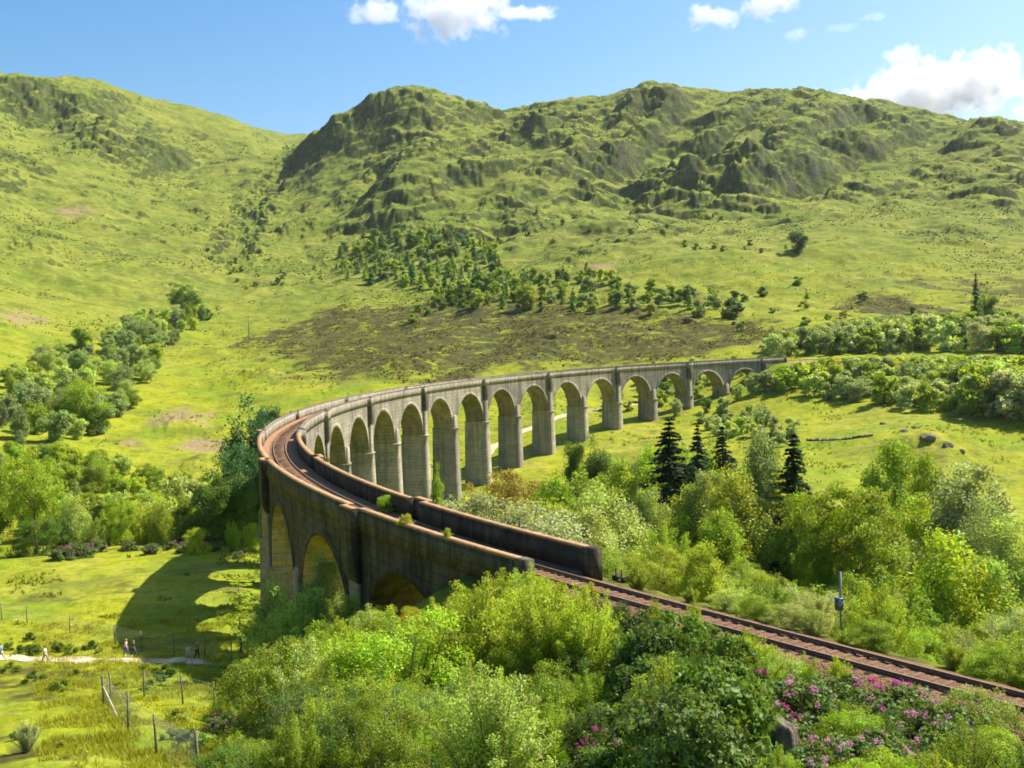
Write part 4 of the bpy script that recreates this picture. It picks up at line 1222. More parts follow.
# ---- single trees one can tell apart: kind, column, row of the tip, distance, tone, width, label
SINGLES = [
    ('spruce', 669, 417, 172, 'fir', 2.0, "tallest blackish spruce in the hollow, standing left of a thinner spruce"),
    ('spruce', 697, 424, 190, 'fir', 1.35, "thin dark spruce just right of the tallest spruce"),
    ('spruce', 722, 424, 200, 'fir', 1.4, "short dark spruce tip behind the pale leaning birch"),
    ('spruce', 793, 430, 145, 'fir', 1.5, "narrow blackish spruce beside the yellow larch"),
    ('slim', 763, 402, 160, 'grey', .75, "tall slim greyish poplar rising over the hollow"),
    ('layered', 776, 470, 142, 'yellow', .75, "yellow-green larch in front of the narrow dark spruce"),
    ('slim', 592, 432, 205, 'green', .75, "pointed green tree pair's right member below the arches"),
    ('slim', 574, 440, 203, 'deep', .6, "pointed deep green tree pair's left member below the arches"),
    ('birch', 640, 445, 235, 'pale', .9, "small pale birch alone on the grass below the arches"),
    ('broad', 655, 440, 190, 'fresh', .6, "bright green tree tucked behind the tallest spruce"),
    ('birch', 734, 458, 140, 'lime', .95, "large yellow-green birch in front of the spruces"),
    ('birch', 704, 466, 150, 'pale', .8, "birch between the thin spruce and the large birch"),
    ('birch', 605, 478, 135, 'pale', 1.35, "wide pale birch above the end of the inner parapet"),
    ('birch', 560, 468, 160, 'fresh', .9, "bright green tree right of the rusty oak"),
    ('willow', 512, 490, 112, 'silver', 1.35, "big silvery willow spilling over the inner parapet"),
    ('willow', 478, 494, 118, 'silver', .9, "smaller silvery willow left of the big one at the parapet"),
    ('oak', 508, 468, 190, 'ochre', .8, "rusty ochre oak in front of the tall piers"),
    ('slim', 436, 462, 225, 'fresh', .55, "lone bright green sapling against a shaded tall pier"),
    ('oak', 853, 482, 122, 'lime', .9, "spreading yellow-green oak with open crown right of the spruces"),
    ('birch', 818, 520, 122, 'fresh', .9, "bright green rounded tree left of the spreading oak"),
    ('birch', 896, 436, 172, 'fresh', .95, "bright green tall tree behind the spreading oak"),
    ('birch', 928, 450, 165, 'fresh', .8, "bright green tall tree right of its taller twin"),
    ('birch', 966, 456, 125, 'silver', 1.1, "tall silvery birch with bare stem at the field edge"),
    ('willow', 985, 495, 118, 'silver', .7, "silvery bush beside the tall silvery birch"),
    ('birch', 948, 525, 82, 'lime', 1.0, "weeping yellow-green birch in front of the silvery birch"),
    ('birch', 990, 545, 84, 'pale', .9, "pale weeping birch at the right of the thicket"),
    ('bush', 880, 560, 70, 'green', 1.2, "wide mid green bush right of the grey signal post"),
    ('bush', 720, 490, 170, 'green', .8, "round mid green bush under the large birch"),
    ('bush', 668, 520, 128, 'fresh', 1.0, "bright green bush low in the hollow below the spruce"),
    # outside of the bend
    ('slim', 252, 395, 215, 'blue', 1.05, "tall bluish green tree hard against the outside of the bend"),
    ('slim', 268, 405, 222, 'blue', .8, "bluish green tree rising behind the parapet at the bend"),
    ('broad', 240, 440, 205, 'blue', .8, "broad bluish green tree in the shade under the bend"),
    ('broad', 222, 470, 200, 'deep', .8, "deep green tree left of the shaded trees at the bend"),
    ('bush', 196, 527, 184, 'lime', .9, "small yellow-green round bush on the upper field edge"),
    ('bush', 232, 519, 186, 'fresh', .6, "upright bright bush between field edge and bend"),
    ('bush', 252, 522, 188, 'lime', .6, "yellow-green bush closest to the foot of the bend"),
    ('oak', 31, 446, 232, 'fresh', .62, "bright green tree with bare trunk by the clearing at left"),
    ('bush', 38, 515, 200, 'deep', 1.1, "wide deep green bush on the far side of the left field"),
    ('bush', 90, 514, 205, 'green', 1.0, "mid green bush beside the wide dark one"),
    ('birch', 72, 488, 205, 'pale', .8, "pale birch rising behind the bushes of the left field"),
    ('birch', 160, 498, 200, 'lime', .8, "yellow-green birch above the stream by the left field"),
    ('broad', 120, 495, 208, 'fresh', .7, "fresh green tree at the stream's near bank"),
    ('layered', 238, 575, 86, 'lime', .95, "young larch with lit level boughs over the shadowed field"),
    ('birch', 272, 578, 92, 'pale', 1.0, "pale birch hiding the foot of the bend's tall pier"),
    ('birch', 320, 545, 92, 'silver', .75, "pale tree standing before the middle outer arch"),
    ('scrub', 300, 580, 84, 'pale', 1.0, "pale scrub between the bend's foot and outer arch"),
    ('scrub', 350, 590, 74, 'green', 1.1, "green scrub in front of the lowest outer arch"),
    ('layered', 450, 612, 52, 'green', .55, "small ivy-dark sapling among the foreground scrub"),
]
for k, u, v, d, tn, w, lb in SINGLES:
    plant_px(k, u, v, d, tn, "single", lb, w)

for k, u, vb, v, tn, w, lb in [
    ('broad', 86, 432, 386, 'fresh', 1.0, "rounded bright green tree at the lower edge of the hillside wood"),
    ('broad', 184, 316, 286, 'deep', 1.0, "single round dark tree above the hillside wood"),
    ('midbush', 207, 319, 309, 'deep', 1.0, "small dark bush right of the single round tree"),
    ('midtree', 799, 251, 232, 'dark', 1.2, "lone dark tree high on the right hillside"),
    ('spruce', 976, 334, 279, 'blue', .8, "tall lone conifer above the far railway line"),
    ('broad', 986, 330, 297, 'deep', .7, "green tree touching the tall lone conifer"),
    ('midtree', 528, 310, 284, 'green', 1.0, "round green tree at the front of the hillside plantation")]:
    plant_hit(k, u, vb, v, tn, "single", lb, w)

# dark glossy sapling mass in the middle of the foreground
for k, (u, v, d, w) in enumerate([(628,630,42,.8),(648,618,42,.8),(672,612,42,.75),(700,616,42,.75),(720,632,41,.8),(640,655,38,.9),(675,648,38,.8),(706,655,38,.8),(660,690,34,.9),(695,690,34,.9)]):
    plant_px('scrub' if k % 5 == 1 else 'laurel', u, v, d, ['deep', 'dark', 'rhodo', 'deep'][k % 4], "in the dark glossy thicket before the track", None, w)

for u, v, d, tn, lb in [(694, 598, 51, 'lime', "yellow-green shoot crossing the rails left of the dark thicket"), (746, 622, 47, 'green', "green sapling standing against the rails right of the dark thicket"),
                        (808, 652, 43.5, 'fresh', "bright shrub overlapping the lower rail at right"), (838, 650, 44, 'lime', "second bright shrub overlapping the lower rail at right"),
                        (770, 640, 44.5, 'lime', "low yellow-green shrub on the bank under the rails"), (655, 596, 54, 'lime', "yellow-green shrub brushing the rails nearer the parapet end")]:
    plant_px('scrub', u, v, d, tn, "single", lb, .6)

for s_ in np.arange(-50, -3, 1.7):
    for sg, hh in ((1, .9), (-1, 1.5)):
        if rngP.random() < (.2 if sg > 0 else .06): continue
        q = line_pt(s_ + rngP.uniform(-.6, .6), sg * rngP.uniform(2.5, 3.8))
        plant(pick({'bush': 2, 'scrub': 3}), q[0], q[1], hh * rngP.uniform(.5, 1.15), pick({'lime': 3, 'fresh': 2, 'green': 2, 'pale': 1}), "along the near edge of the ballast" if sg > 0 else "along the far edge of the ballast", wide=1.25)
for u, v, d in ((478,581,60),(500,570,58),(515,566,58),(530,566,57.5),(545,571,57),(455,590,63)):
    plant_px('scrub', u, v, d, 'lime', "against the end of the outer parapet")

# ---- woods left of the bend
for p in scatter(ud([(-70,222),(60,222),(120,215),(225,212),(240,235),(225,262),(235,300),(150,318),(80,335),(-70,335)]), 6.2, 4000, 6):
    x, y = p; d = math.hypot(x, y); u = col_of(x, y)
    if u < 26 and d < 235: continue
    H = limit_H(x, y, rngP.uniform(4, 9.5), [(-80,440),(60,440),(120,452),(170,470),(215,470),(240,450)])
    if H < 1.5: continue
    plant(pick({'midtree': 4, 'midbush': 2, 'birch': 2, 'broad': 1.5}), x, y, H, pick({'lime': 4, 'green': 3, 'fresh': 2, 'olive': 1.5, 'pale': 2, 'deep': 1}), "in the wood left of the bend")
for p in scatter(px([(-60,382),(20,365),(60,352),(100,345),(125,330),(150,318),(200,312),(206,322),(165,348),(150,378),(135,402),(122,425),(95,438),(60,448),(-60,455)]), 9.5, 4000, 7):
    x, y = p
    H = limit_H(x, y, rngP.uniform(6, 12), [(-80,380),(0,372),(40,345),(75,330),(120,312),(150,303),(215,296)])
    if H < 2: continue
    plant(pick({'midtree': 5, 'broad': 1.5, 'birch': 1}), x, y, H, pick({'grey': 5, 'pale': 3, 'green': 2, 'lime': 2}), "in the wood on the left hillside")

# ---- belt of trees along the far line and below it
for p in scatter(ud([(740,398),(800,378),(900,355),(1075,325),(1075,428),(900,432),(800,428),(765,412)]), 5.4, 4000, 8):
    x, y = p
    if line_dist(x, y) < 5: continue
    u = col_of(x, y)
    H = limit_H(x, y, rngP.uniform(5, 9.5) * (1.5 if u > 960 else 1), [(700,385),(740,374),(775,368),(830,357),(1075,354)])
    if H < 1: continue
    plant(pick({'far': 5, 'midbush': 2, 'midtree': 2}), x, y, H, pick({'silver': 3, 'pale': 2, 'green': 2, 'deep': 1.3, 'lime': 1.5, 'grey': 2}), "in the belt below the far railway line", wide=1.15)
for p in scatter(ud([(775,440),(830,446),(900,450),(1075,446),(1075,540),(900,540),(800,510),(770,470)]), 6.0, 4000, 9):
    x, y = p
    if line_dist(x, y) < 6: continue
    H = limit_H(x, y, rngP.uniform(6, 12), [(700,340),(780,330),(870,316),(950,312),(1075,308)])
    if H < 1: continue
    plant(pick({'far': 5, 'midtree': 2}), x, y, H, pick({'silver': 3, 'pale': 2, 'green': 2.5, 'deep': 1.5, 'grey': 2}), "in the belt above the far railway line", wide=1.1)
for p in scatter(px([(690,420),(720,415),(770,425),(800,440),(770,450),(735,440),(700,430)]), 6, 600, 10):
    H = limit_H(*p, rngP.uniform(3, 6.5), [(680,392),(790,385)])
    if H > 1: plant('far', *p, H, pick({'silver': 3, 'pale': 2, 'grey': 2}), "at the foot of the last arches")
for p in scatter(ud([(600,375),(720,400),(760,410),(745,440),(680,440),(620,420)]), 7, 600, 12):
    if line_dist(*p) < 6: continue
    plant('far', *p, rngP.uniform(3, 7), pick({'green': 2, 'pale': 2, 'deep': 2}), "behind the last arches")

for u, v, d, tn, w in [(752,372,388,'silver',.9),(738,384,384,'pale',.9),(768,388,386,'silver',1.0),(786,366,396,'green',.9),(797,360,402,'pale',1.0),(808,366,398,'green',1.0),(725,396,374,'pale',.9),(780,400,376,'deep',1.1),
                       (800,392,382,'silver',1.1),(815,385,388,'green',1.0),(750,404,362,'pale',.9),(676,398,372,'silver',.8),(706,398,374,'deep',.8),(795,412,360,'green',1.0),(830,378,392,'pale',1.0),(760,410,350,'pale',.9)]:
    plant_px('midtree', u, v, d, tn, "crowding the last arches", None, w)

# ---- hillside plantations and scattered trees
for p in scatter(px([(333,268),(345,250),(420,236),(470,236),(505,262),(495,285),(470,300),(425,290),(345,278)]), 11, 3000, 13):
    plant(pick({'farfir': 5, 'far': 2}), *p, rngP.uniform(6.5, 13), pick({'deep': 1, 'blue': 2, 'green': 3, 'grey': 5}), "in the conifer plantation on the central hillside", wide=1.25)
for p in scatter(px([(435,300),(470,288),(520,276),(600,272),(640,296),(740,300),(738,320),(600,314),(520,312),(440,312)]), 10.5, 3000, 14):
    plant(pick({'far': 5, 'farfir': 1.5}), *p, rngP.uniform(5, 11), pick({'green': 3, 'deep': 3, 'olive': 1, 'dark': 1, 'grey': 3}), "in the mixed trees above the heath", wide=1.1)
for poly, sp, seed, zone in (([(690,205),(715,203),(748,210),(742,222),(700,220)], 15, 15, "in the small copse below the big crag"),
                             ([(680,246),(740,242),(790,248),(780,256),(690,254)], 20, 16, "in the thin row across the right hillside"),
                             ([(225,285),(240,215),(262,175),(300,140),(305,150),(272,190),(258,230),(262,268),(310,262),(330,282),(250,295)], 14, 17, "along the gully at the valley head"),
                             ([(800,318),(860,300),(1000,320),(1010,335),(800,334)], 26, 18, "scattered on the slope above the far line"),
                             ([(730,300),(800,285),(860,330),(740,335)], 22, 19, "scattered right of the heath"),
                             ([(400,330),(420,290),(445,310),(430,322)], 20, 20, "scattered at the heath's upper left edge")):
    for p in scatter(px(poly), sp, 1500, seed):
        plant('far', *p, rngP.uniform(2.5, 5.5), pick({'deep': 2, 'dark': 1, 'green': 3, 'olive': 1.5}), zone, wide=1.25)
for p in scatter(px([(340,225),(450,215),(640,210),(640,235),(520,250),(420,232),(340,240)]), 32, 800, 21):
    plant('far', *p, rngP.uniform(3, 6), pick({'dark': 2, 'deep': 2}), "scattered under the central crags", wide=1.3)

# ---- rhododendrons in flower and yellow broom
def flowering(protos, fl, x, y, H, tone, petal, label, name, cat, group=None, wide=1.0):
    k = rngP.integers(len(protos)); tr, cr, ph = protos[k]; s = H / ph
    o = empty(name, (x, y, float(gz(x, y)) - .05), rngP.uniform(0, 6.28), (s * wide, s * wide, s))
    link("trunk", tr, o); c = link("crown", cr, o); c.color = (*TONE[tone], 1)
    f = link("blossom", fl[rngP.integers(len(fl))], o); f.color = (*petal, 1)
    PLANTS.append([o, 'rhodo' if name.startswith('rhodo') else 'broom', tone, H, None, label, x, y, group])
    return o
for u, v, d, w, c, lb in RHODOS:
    p = at(u, v, d); H = min(max(p[2] - float(gz(p[0], p[1])), 1.2), 3.6)
    flowering(RHODO, RHODO_FL, p[0], p[1], H, 'rhodo', c, lb, 'rhododendron', 'flowering bush', 'rhododendrons in flower', w)
for k, (u, v, d) in enumerate([(62,541,190),(72,540,192),(84,542,192),(95,538,196),(128,541,196),(150,543,190),(172,540,192),(186,541,188),(208,541,186),(238,551,178)]):
    p = at(u, v, d); H = min(max(p[2] - float(gz(p[0], p[1])), 1.3), 2.2)
    flowering(RHODO, RHODO_FL, p[0], p[1], H, 'rhodo', MAUVE if k % 2 else PINK, None, 'rhododendron', 'flowering bush', 'rhododendrons along the far edge of the left field', 1.2)
    PLANTS[-1][4] = "on the far edge of the left field"
for u, v, d, w, lb in [(405, 606, 64, 1.0, "golden broom bush in front of the lowest outer arch"), (325, 652, 58, .8, "golden broom low in the scrub left of the birch"),
                       (305, 640, 60, .7, "golden broom at the left part of the scrub"), (438, 622, 52, .7, "golden sprigs of broom half buried in scrub"), (592, 588, 60, .7, "golden broom touching the track past the parapet end")]:
    p = at(u, v, d); H = min(max(p[2] - float(gz(p[0], p[1])), 1.2), 6)
    flowering([PROTO['bush'][0], PROTO['bush'][1]], BROOM_FL, p[0], p[1], H, 'yellow', (.75, .40, .01), lb, 'broom_bush', 'flowering bush', 'yellow broom bushes', w)
# ------------------------------------------------------------------ paths and stream (sheets that follow the ground)
def ribbon(name, pts, width, mat, lift, label, kind="structure", wob=.25, dens=1.0):
    P = np.array([np.array(p)[:2] for p in pts]); L = np.concatenate([[0], np.cumsum(np.linalg.norm(np.diff(P, axis=0), axis=1))])
    n = max(12, int(L[-1] / dens)); q = np.linspace(0, L[-1], n)
    X = np.interp(q, L, P[:, 0]); Y = np.interp(q, L, P[:, 1])
    kx = np.ones(7) / 7; X = np.convolve(np.pad(X, 3, mode='edge'), kx, 'valid'); Y = np.convolve(np.pad(Y, 3, mode='edge'), kx, 'valid')
    T = np.stack([np.gradient(X), np.gradient(Y)], -1); T /= np.linalg.norm(T, axis=1)[:, None]
    rows = []
    for o in np.linspace(-1, 1, 7):
        w = width * (1 + wob * fbm(X + o * 3, Y, 5, 2)) * o * .5
        x, y = X - T[:, 1] * w, Y + T[:, 0] * w
        rows.append(np.stack([x, y, gz(x, y) + lift * (1 - .5 * o * o)], -1))
    mb = MB(); mb.grid(np.stack(rows)[::-1])
    o = mb.build(name, mat, None, True); tag(o, label, kind=kind); return o

def dirt():
    t = NT("pale_dirt"); P = t.pos()
    c = t.mix(t.step(.35, .65, t.noise(P, 1.2, 5, .65)), (.42, .33, .22), (.60, .50, .36))
    c = t.mix(t.math('MULTIPLY', t.step(.56, .7, t.noise(P, .7, 4, .6)), .6), c, (.24, .25, .05))
    return t.diffuse(c, .95, t.bump(t.noise(P, 6, 4), .4, .04), .1)
M_DIRT = dirt()
ribbon("path", [hit(u, v) for u, v in ((-60,655),(-20,657),(20,659),(60,660),(90,662),(115,662),(140,660),(165,660),(190,663),(225,666),(260,672))], 2.3, M_DIRT, .10, "pale dirt footpath crossing the rough field at left")
ribbon("path", [hit(u, v) for u, v in ((470,478),(492,447),(508,438),(526,431),(545,423),(560,417),(590,411),(626,405),(660,402))], 2.6, M_DIRT, .16, "pale track seen through the arches", dens=2.0)
t_ = NT("stream_water"); P_ = t_.pos()
b_ = t_.n('ShaderNodeBsdfPrincipled'); b_.inputs['Base Color'].default_value = (.05, .06, .06, 1); b_.inputs['Roughness'].default_value = .08
t_.t.links.new(t_.bump(t_.noise(P_, 1.5, 3), .25, .1), b_.inputs['Normal']); t_.t.links.new(b_.outputs[0], t_.out.inputs['Surface'])
ribbon("water", [at(u, 520, d) for u, d in ((60,262),(100,240),(128,222),(146,206),(165,214),(200,232),(240,246),(300,254),(380,262),(470,258),(560,245),(640,236))], 4.5, t_.m, .22, "shallow stream in the valley bottom", dens=2.5)

# ------------------------------------------------------------------ rocks
def rock_material():
    t = NT("lichened_rock"); P = t.pos()
    c = t.mix(t.step(.35, .65, t.noise(P, 2.2, 6, .7)), (.085, .07, .055), (.24, .20, .155))
    c = t.mix(t.math('MULTIPLY', t.step(.55, .7, t.noise(P, 3.5, 4, .6)), .7), c, (.16, .17, .05))
    c = t.mix(t.math('MULTIPLY', t.step(.62, .70, t.noise(P, 7, 3, .6)), .6), c, (.40, .37, .30))
    return t.diffuse(c, .9, t.bump(t.noise(P, 5, 6, .7), .8, .08), .2)
M_ROCK = rock_material()
def rock(x, y, size, label, name="boulder", group=None, sink=.25, seed=0, z=None):
    bm = bmesh.new(); bmesh.ops.create_icosphere(bm, subdivisions=4, radius=1)
    rng = np.random.default_rng(seed); pl = unit(rng, 14); dl = rng.uniform(.62, .95, 14)
    for v in bm.verts:
        p = np.array(v.co); 
        for n_, d_ in zip(pl, dl):
            k = p @ n_
            if k > d_: p = p - n_ * (k - d_)
        p = p * (1 + .07 * float(fbm(np.array(p[0] * 3 + seed), np.array(p[1] * 3 + p[2] * 2), 1.6, 3)))
        v.co = p * np.array(size) / 2
    me = bpy.data.meshes.new(name); bm.to_mesh(me); bm.free(); me.materials.append(M_ROCK)
    o = link(name, me); z = float(gz(x, y)) if z is None else z
    o.location = (x, y, z + size[2] * (.5 - sink)); o.rotation_euler = (0, 0, seed * 1.3)
    return tag(o, label, "rock", group)
p = at(783, 704, 33.5); rock(p[0], p[1], (.85, .8, max(1.2, p[2] - float(gz(p[0], p[1])) + .1)), "grey lichened boulder standing up among the rhododendrons", seed=3, sink=.12)
p = at(806, 726, 31.5); rock(p[0], p[1], (.8, .7, 1.1), "brown lower boulder right of the tall grey one", seed=4, sink=.1)
for k, (u, v, w, h) in enumerate([(905,432,14,7),(928,438,22,9),(948,446,12,8),(884,424,12,5),(962,452,8,6),(915,428,9,4)]):
    p = hit(u, v); d = math.hypot(p[0], p[1]) / FOC
    rock(p[0], p[1], (w * d * .9, w * d * .7, h * d * .9), ["pale bare rock at the left of the grassy outcrop", "largest bare rock in the outcrop right of the viaduct", "dark rock at the outcrop's right side",
         "small rock at the outcrop's upper left", "lowest rock below the grassy outcrop", "small rock on top of the outcrop"][k], seed=10 + k, group="rocks of the outcrop in the far field", sink=.55)
for k, (u, v, w, h) in enumerate([(34,507,11,8),(44,508,8,6),(28,511,7,4)]):
    p = hit(u, v, 150); d = math.hypot(p[0], p[1]) / FOC
    rock(p[0], p[1], (w * d, w * d, h * d), ["big pinkish rock behind the bare tree trunk at left", "rock right of the pinkish one by the left clearing", "low rock in front of the left clearing's pinkish one"][k], seed=30 + k, group="rocks at the left clearing")
for k, (u, v, w, lb) in enumerate([(688,322,12,"pale flat rock at the top of the heath"),(762,347,6,"small white rock by the end of the viaduct"),(735,324,9,"grey rock at the right end of the heath"),(650,330,7,"small pale rock in the middle of the heath"),(118,389,9,"small pinkish rock in the grass above the bend")]):
    p = hit(u, v); d = math.hypot(p[0], p[1]) / FOC
    rock(p[0], p[1], (w * d, w * d * .8, w * d * .45), lb, seed=40 + k)

# low dry stone wall across the far field
a_, b_ = hit(742, 439), hit(872, 437)
mb = MB(); rngw = np.random.default_rng(8)
n_ = 90
for k in range(n_):
    q = (k + .5) / n_; x, y = a_[0] + (b_[0] - a_[0]) * q, a_[1] + (b_[1] - a_[1]) * q
    if .50 < q < .56: continue
    x += 1.2 * math.sin(q * 9); y += 1.0 * math.sin(q * 14)
    z = float(gz(x, y)); L_ = np.linalg.norm((b_ - a_)[:2]) / n_
    h_ = rngw.uniform(.45, .9)
    mb.box((x, y, z + h_ / 2 - .2), (L_ * 1.05, .7, h_), math.atan2(b_[1] - a_[1], b_[0] - a_[0]) + rngw.normal() * .08, .8)
tag(mb.build("stone_wall", M_ROCK), "low dark tumbled stone wall across the far field", "wall")

# ------------------------------------------------------------------ deer fences
M_POST = plain("grey_post", (.20, .165, .13), .9, .3, 6)
M_POST_PALE = plain("bleached_timber", (.55, .50, .43), .9, .2, 6)
M_WIRE = plain("fence_wire", (.28, .28, .27), .5, .1, 3)
def fence(label, posts, strut=None, H=2.0, wires=6):
    pts = []
    for u, v in posts: pts.append(hit(u, v, 20))
    root = empty("wire_fence", tuple(pts[0])); tag(root, label, "fence")
    inv = -np.array(pts[0])
    rng = np.random.default_rng(len(posts))
    for k, p in enumerate(pts):
        mb = MB(); r = .085 if k == 0 and strut else .06
        tl = rng.normal(size=2) * .04
        q = p + inv
        mb.tube([q - [0, 0, .3], q + [tl[0] * .5, tl[1] * .5, H * .5], q + [tl[0], tl[1], H]], [r, r * .97, r * .92], 8)
        mb.build("post", M_POST, root, True)
    if strut:
        mb = MB(); q = pts[0] + inv; e = hit(*strut, 20) + inv
        mb.tube([q + [0, 0, 1.25], (q + [0, 0, 1.25]) * .5 + e * .5, e], .06, 6); mb.build("strut", M_POST_PALE, root)
    mb = MB()
    for w in range(wires):
        h = .15 + w * (H - .3) / (wires - 1)
        mb.tube([p + inv + [0, 0, h] for p in pts], .012, 4)
    for a, b in zip(pts[:-1], pts[1:]):
        n = int(np.linalg.norm(b - a) / .45)
        for k in range(1, n):
            q = a + (b - a) * k / n + inv
            mb.tube([q + [0, 0, .15], q + [0, 0, H - .15]], .006, 3)
    mb.build("wire_mesh", M_WIRE, root)
fence("long wire fence with grey posts along the far side of the footpath", [(-20,617),(2,620),(27,623),(70,633),(115,645),(142,652),(174,656),(205,660),(232,664)])
fence("wire fence with a braced corner post running down to the scrub", [(104,706),(128,730),(157,757),(199,790)], (117,716))
fence("thin wire fence between footpath and corner post", [(111,701),(144,699),(183,704),(215,712)], H=1.9)
fence("short low fence of thin posts beside the footpath", [(47,636),(47.5,633)], H=1.1, wires=2) if False else None

# ------------------------------------------------------------------ posts and small lineside things
M_STEEL = plain("grey_steel", (.19, .21, .24), .5, .12, 5, .4)
M_BLUE = plain("blue_grey_paint", (.07, .11, .19), .5, .1, 4, .4)
M_TIMBER = plain("dark_timber", (.09, .065, .05), .9, .3, 4)
p = at(841, 642, 55); g = float(gz(p[0], p[1])); top = at(841, 572, 55)[2]
root = empty("signal_post", (p[0], p[1], g)); tag(root, "slim grey signal post with a blue box beside the near track", "signal post")
mb = MB(); mb.tube([(0, 0, -.4), (0, 0, (top - g) * .5), (0, 0, top - g)], .055, 8); mb.tube([(0, 0, -.2), (0, 0, .1), (0, 0, .35)], [.12, .11, .08], 8)
mb.build("pole", M_STEEL, root, True)
bz = at(841, 604, 55)[2] - g
mb = MB(); mb.box((-.10, -.10, bz), (.36, .26, .52)); mb.box((-.10, -.10, bz + .29), (.42, .32, .05)); mb.build("signal_box", M_BLUE, root)
mb = MB(); mb.box((-.10, -.24, bz + .05), (.18, .025, .24)); mb.build("panel", M_STEEL, root)
q = line_pt(-.9, -3.75); g = float(gz(q[0], q[1])) + .05; g = max(g, BED_Z - .25)
root = empty("timber_platform", (q[0], q[1], g), float(np.interp(0, _ss, _th))); tag(root, "small dark timber platform with two stubby posts past the parapet end", "platform"); root.scale = (.5, .5, .5)
mb = MB()
for k in range(4): mb.box((0, -.45 + .3 * k, .25), (2.0, .27, .12))
mb.build("board_deck", M_TIMBER, root)
for k in (-.55, .45):
    mb = MB(); mb.tube([(k, .35, -.5), (k, .35, .5), (k, .35, 1.05)], [.10, .10, .085], 8); mb.box((k, .35, 1.09), (.24, .24, .06)); mb.build("post", M_TIMBER, root)
for sx in (-.9, .9):
    mb = MB(); mb.box((sx, 0, -.1), (.15, 1.1, .58)); mb.build("bearer", M_TIMBER, root)
b = hit(249, 339); hp = 23 * math.hypot(b[0], b[1]) / FOC
root = empty("utility_pole", tuple(b)); tag(root, "lone grey utility pole on the hillside above the bend", "utility pole")
mb = MB(); mb.tube([(0, 0, -.5), (0, 0, hp * .5), (0, 0, hp)], [.24, .2, .16], 8); mb.build("pole", M_POST, root, True)
mb = MB(); mb.box((0, 0, hp - .8), (2.6, .16, .18)); mb.build("crossarm", M_POST, root)

# weeds rooted in the deck and on the coping
for s_, o_, z_, H_, tn, lb in ((29, -1.75, BED_Z + .05, 1.5, 'fresh', "bright green weed growing between ballast and inner parapet"),
                               (15, HW - .25, 0.0, .75, 'yellow', "yellowish weed rooted on the coping of the outer parapet"),
                               (9, HW - .25, 0.0, .6, 'lime', "second weed on the outer coping nearer the parapet end"),
                               (55, -HW - .3, -.02, .5, 'ochre', "dry tuft on the inner coping at the bend")):
    q = line_pt(s_, o_)
    plant('bush', q[0], q[1], H_, tn, "deck", lb, z=q[2] + z_)

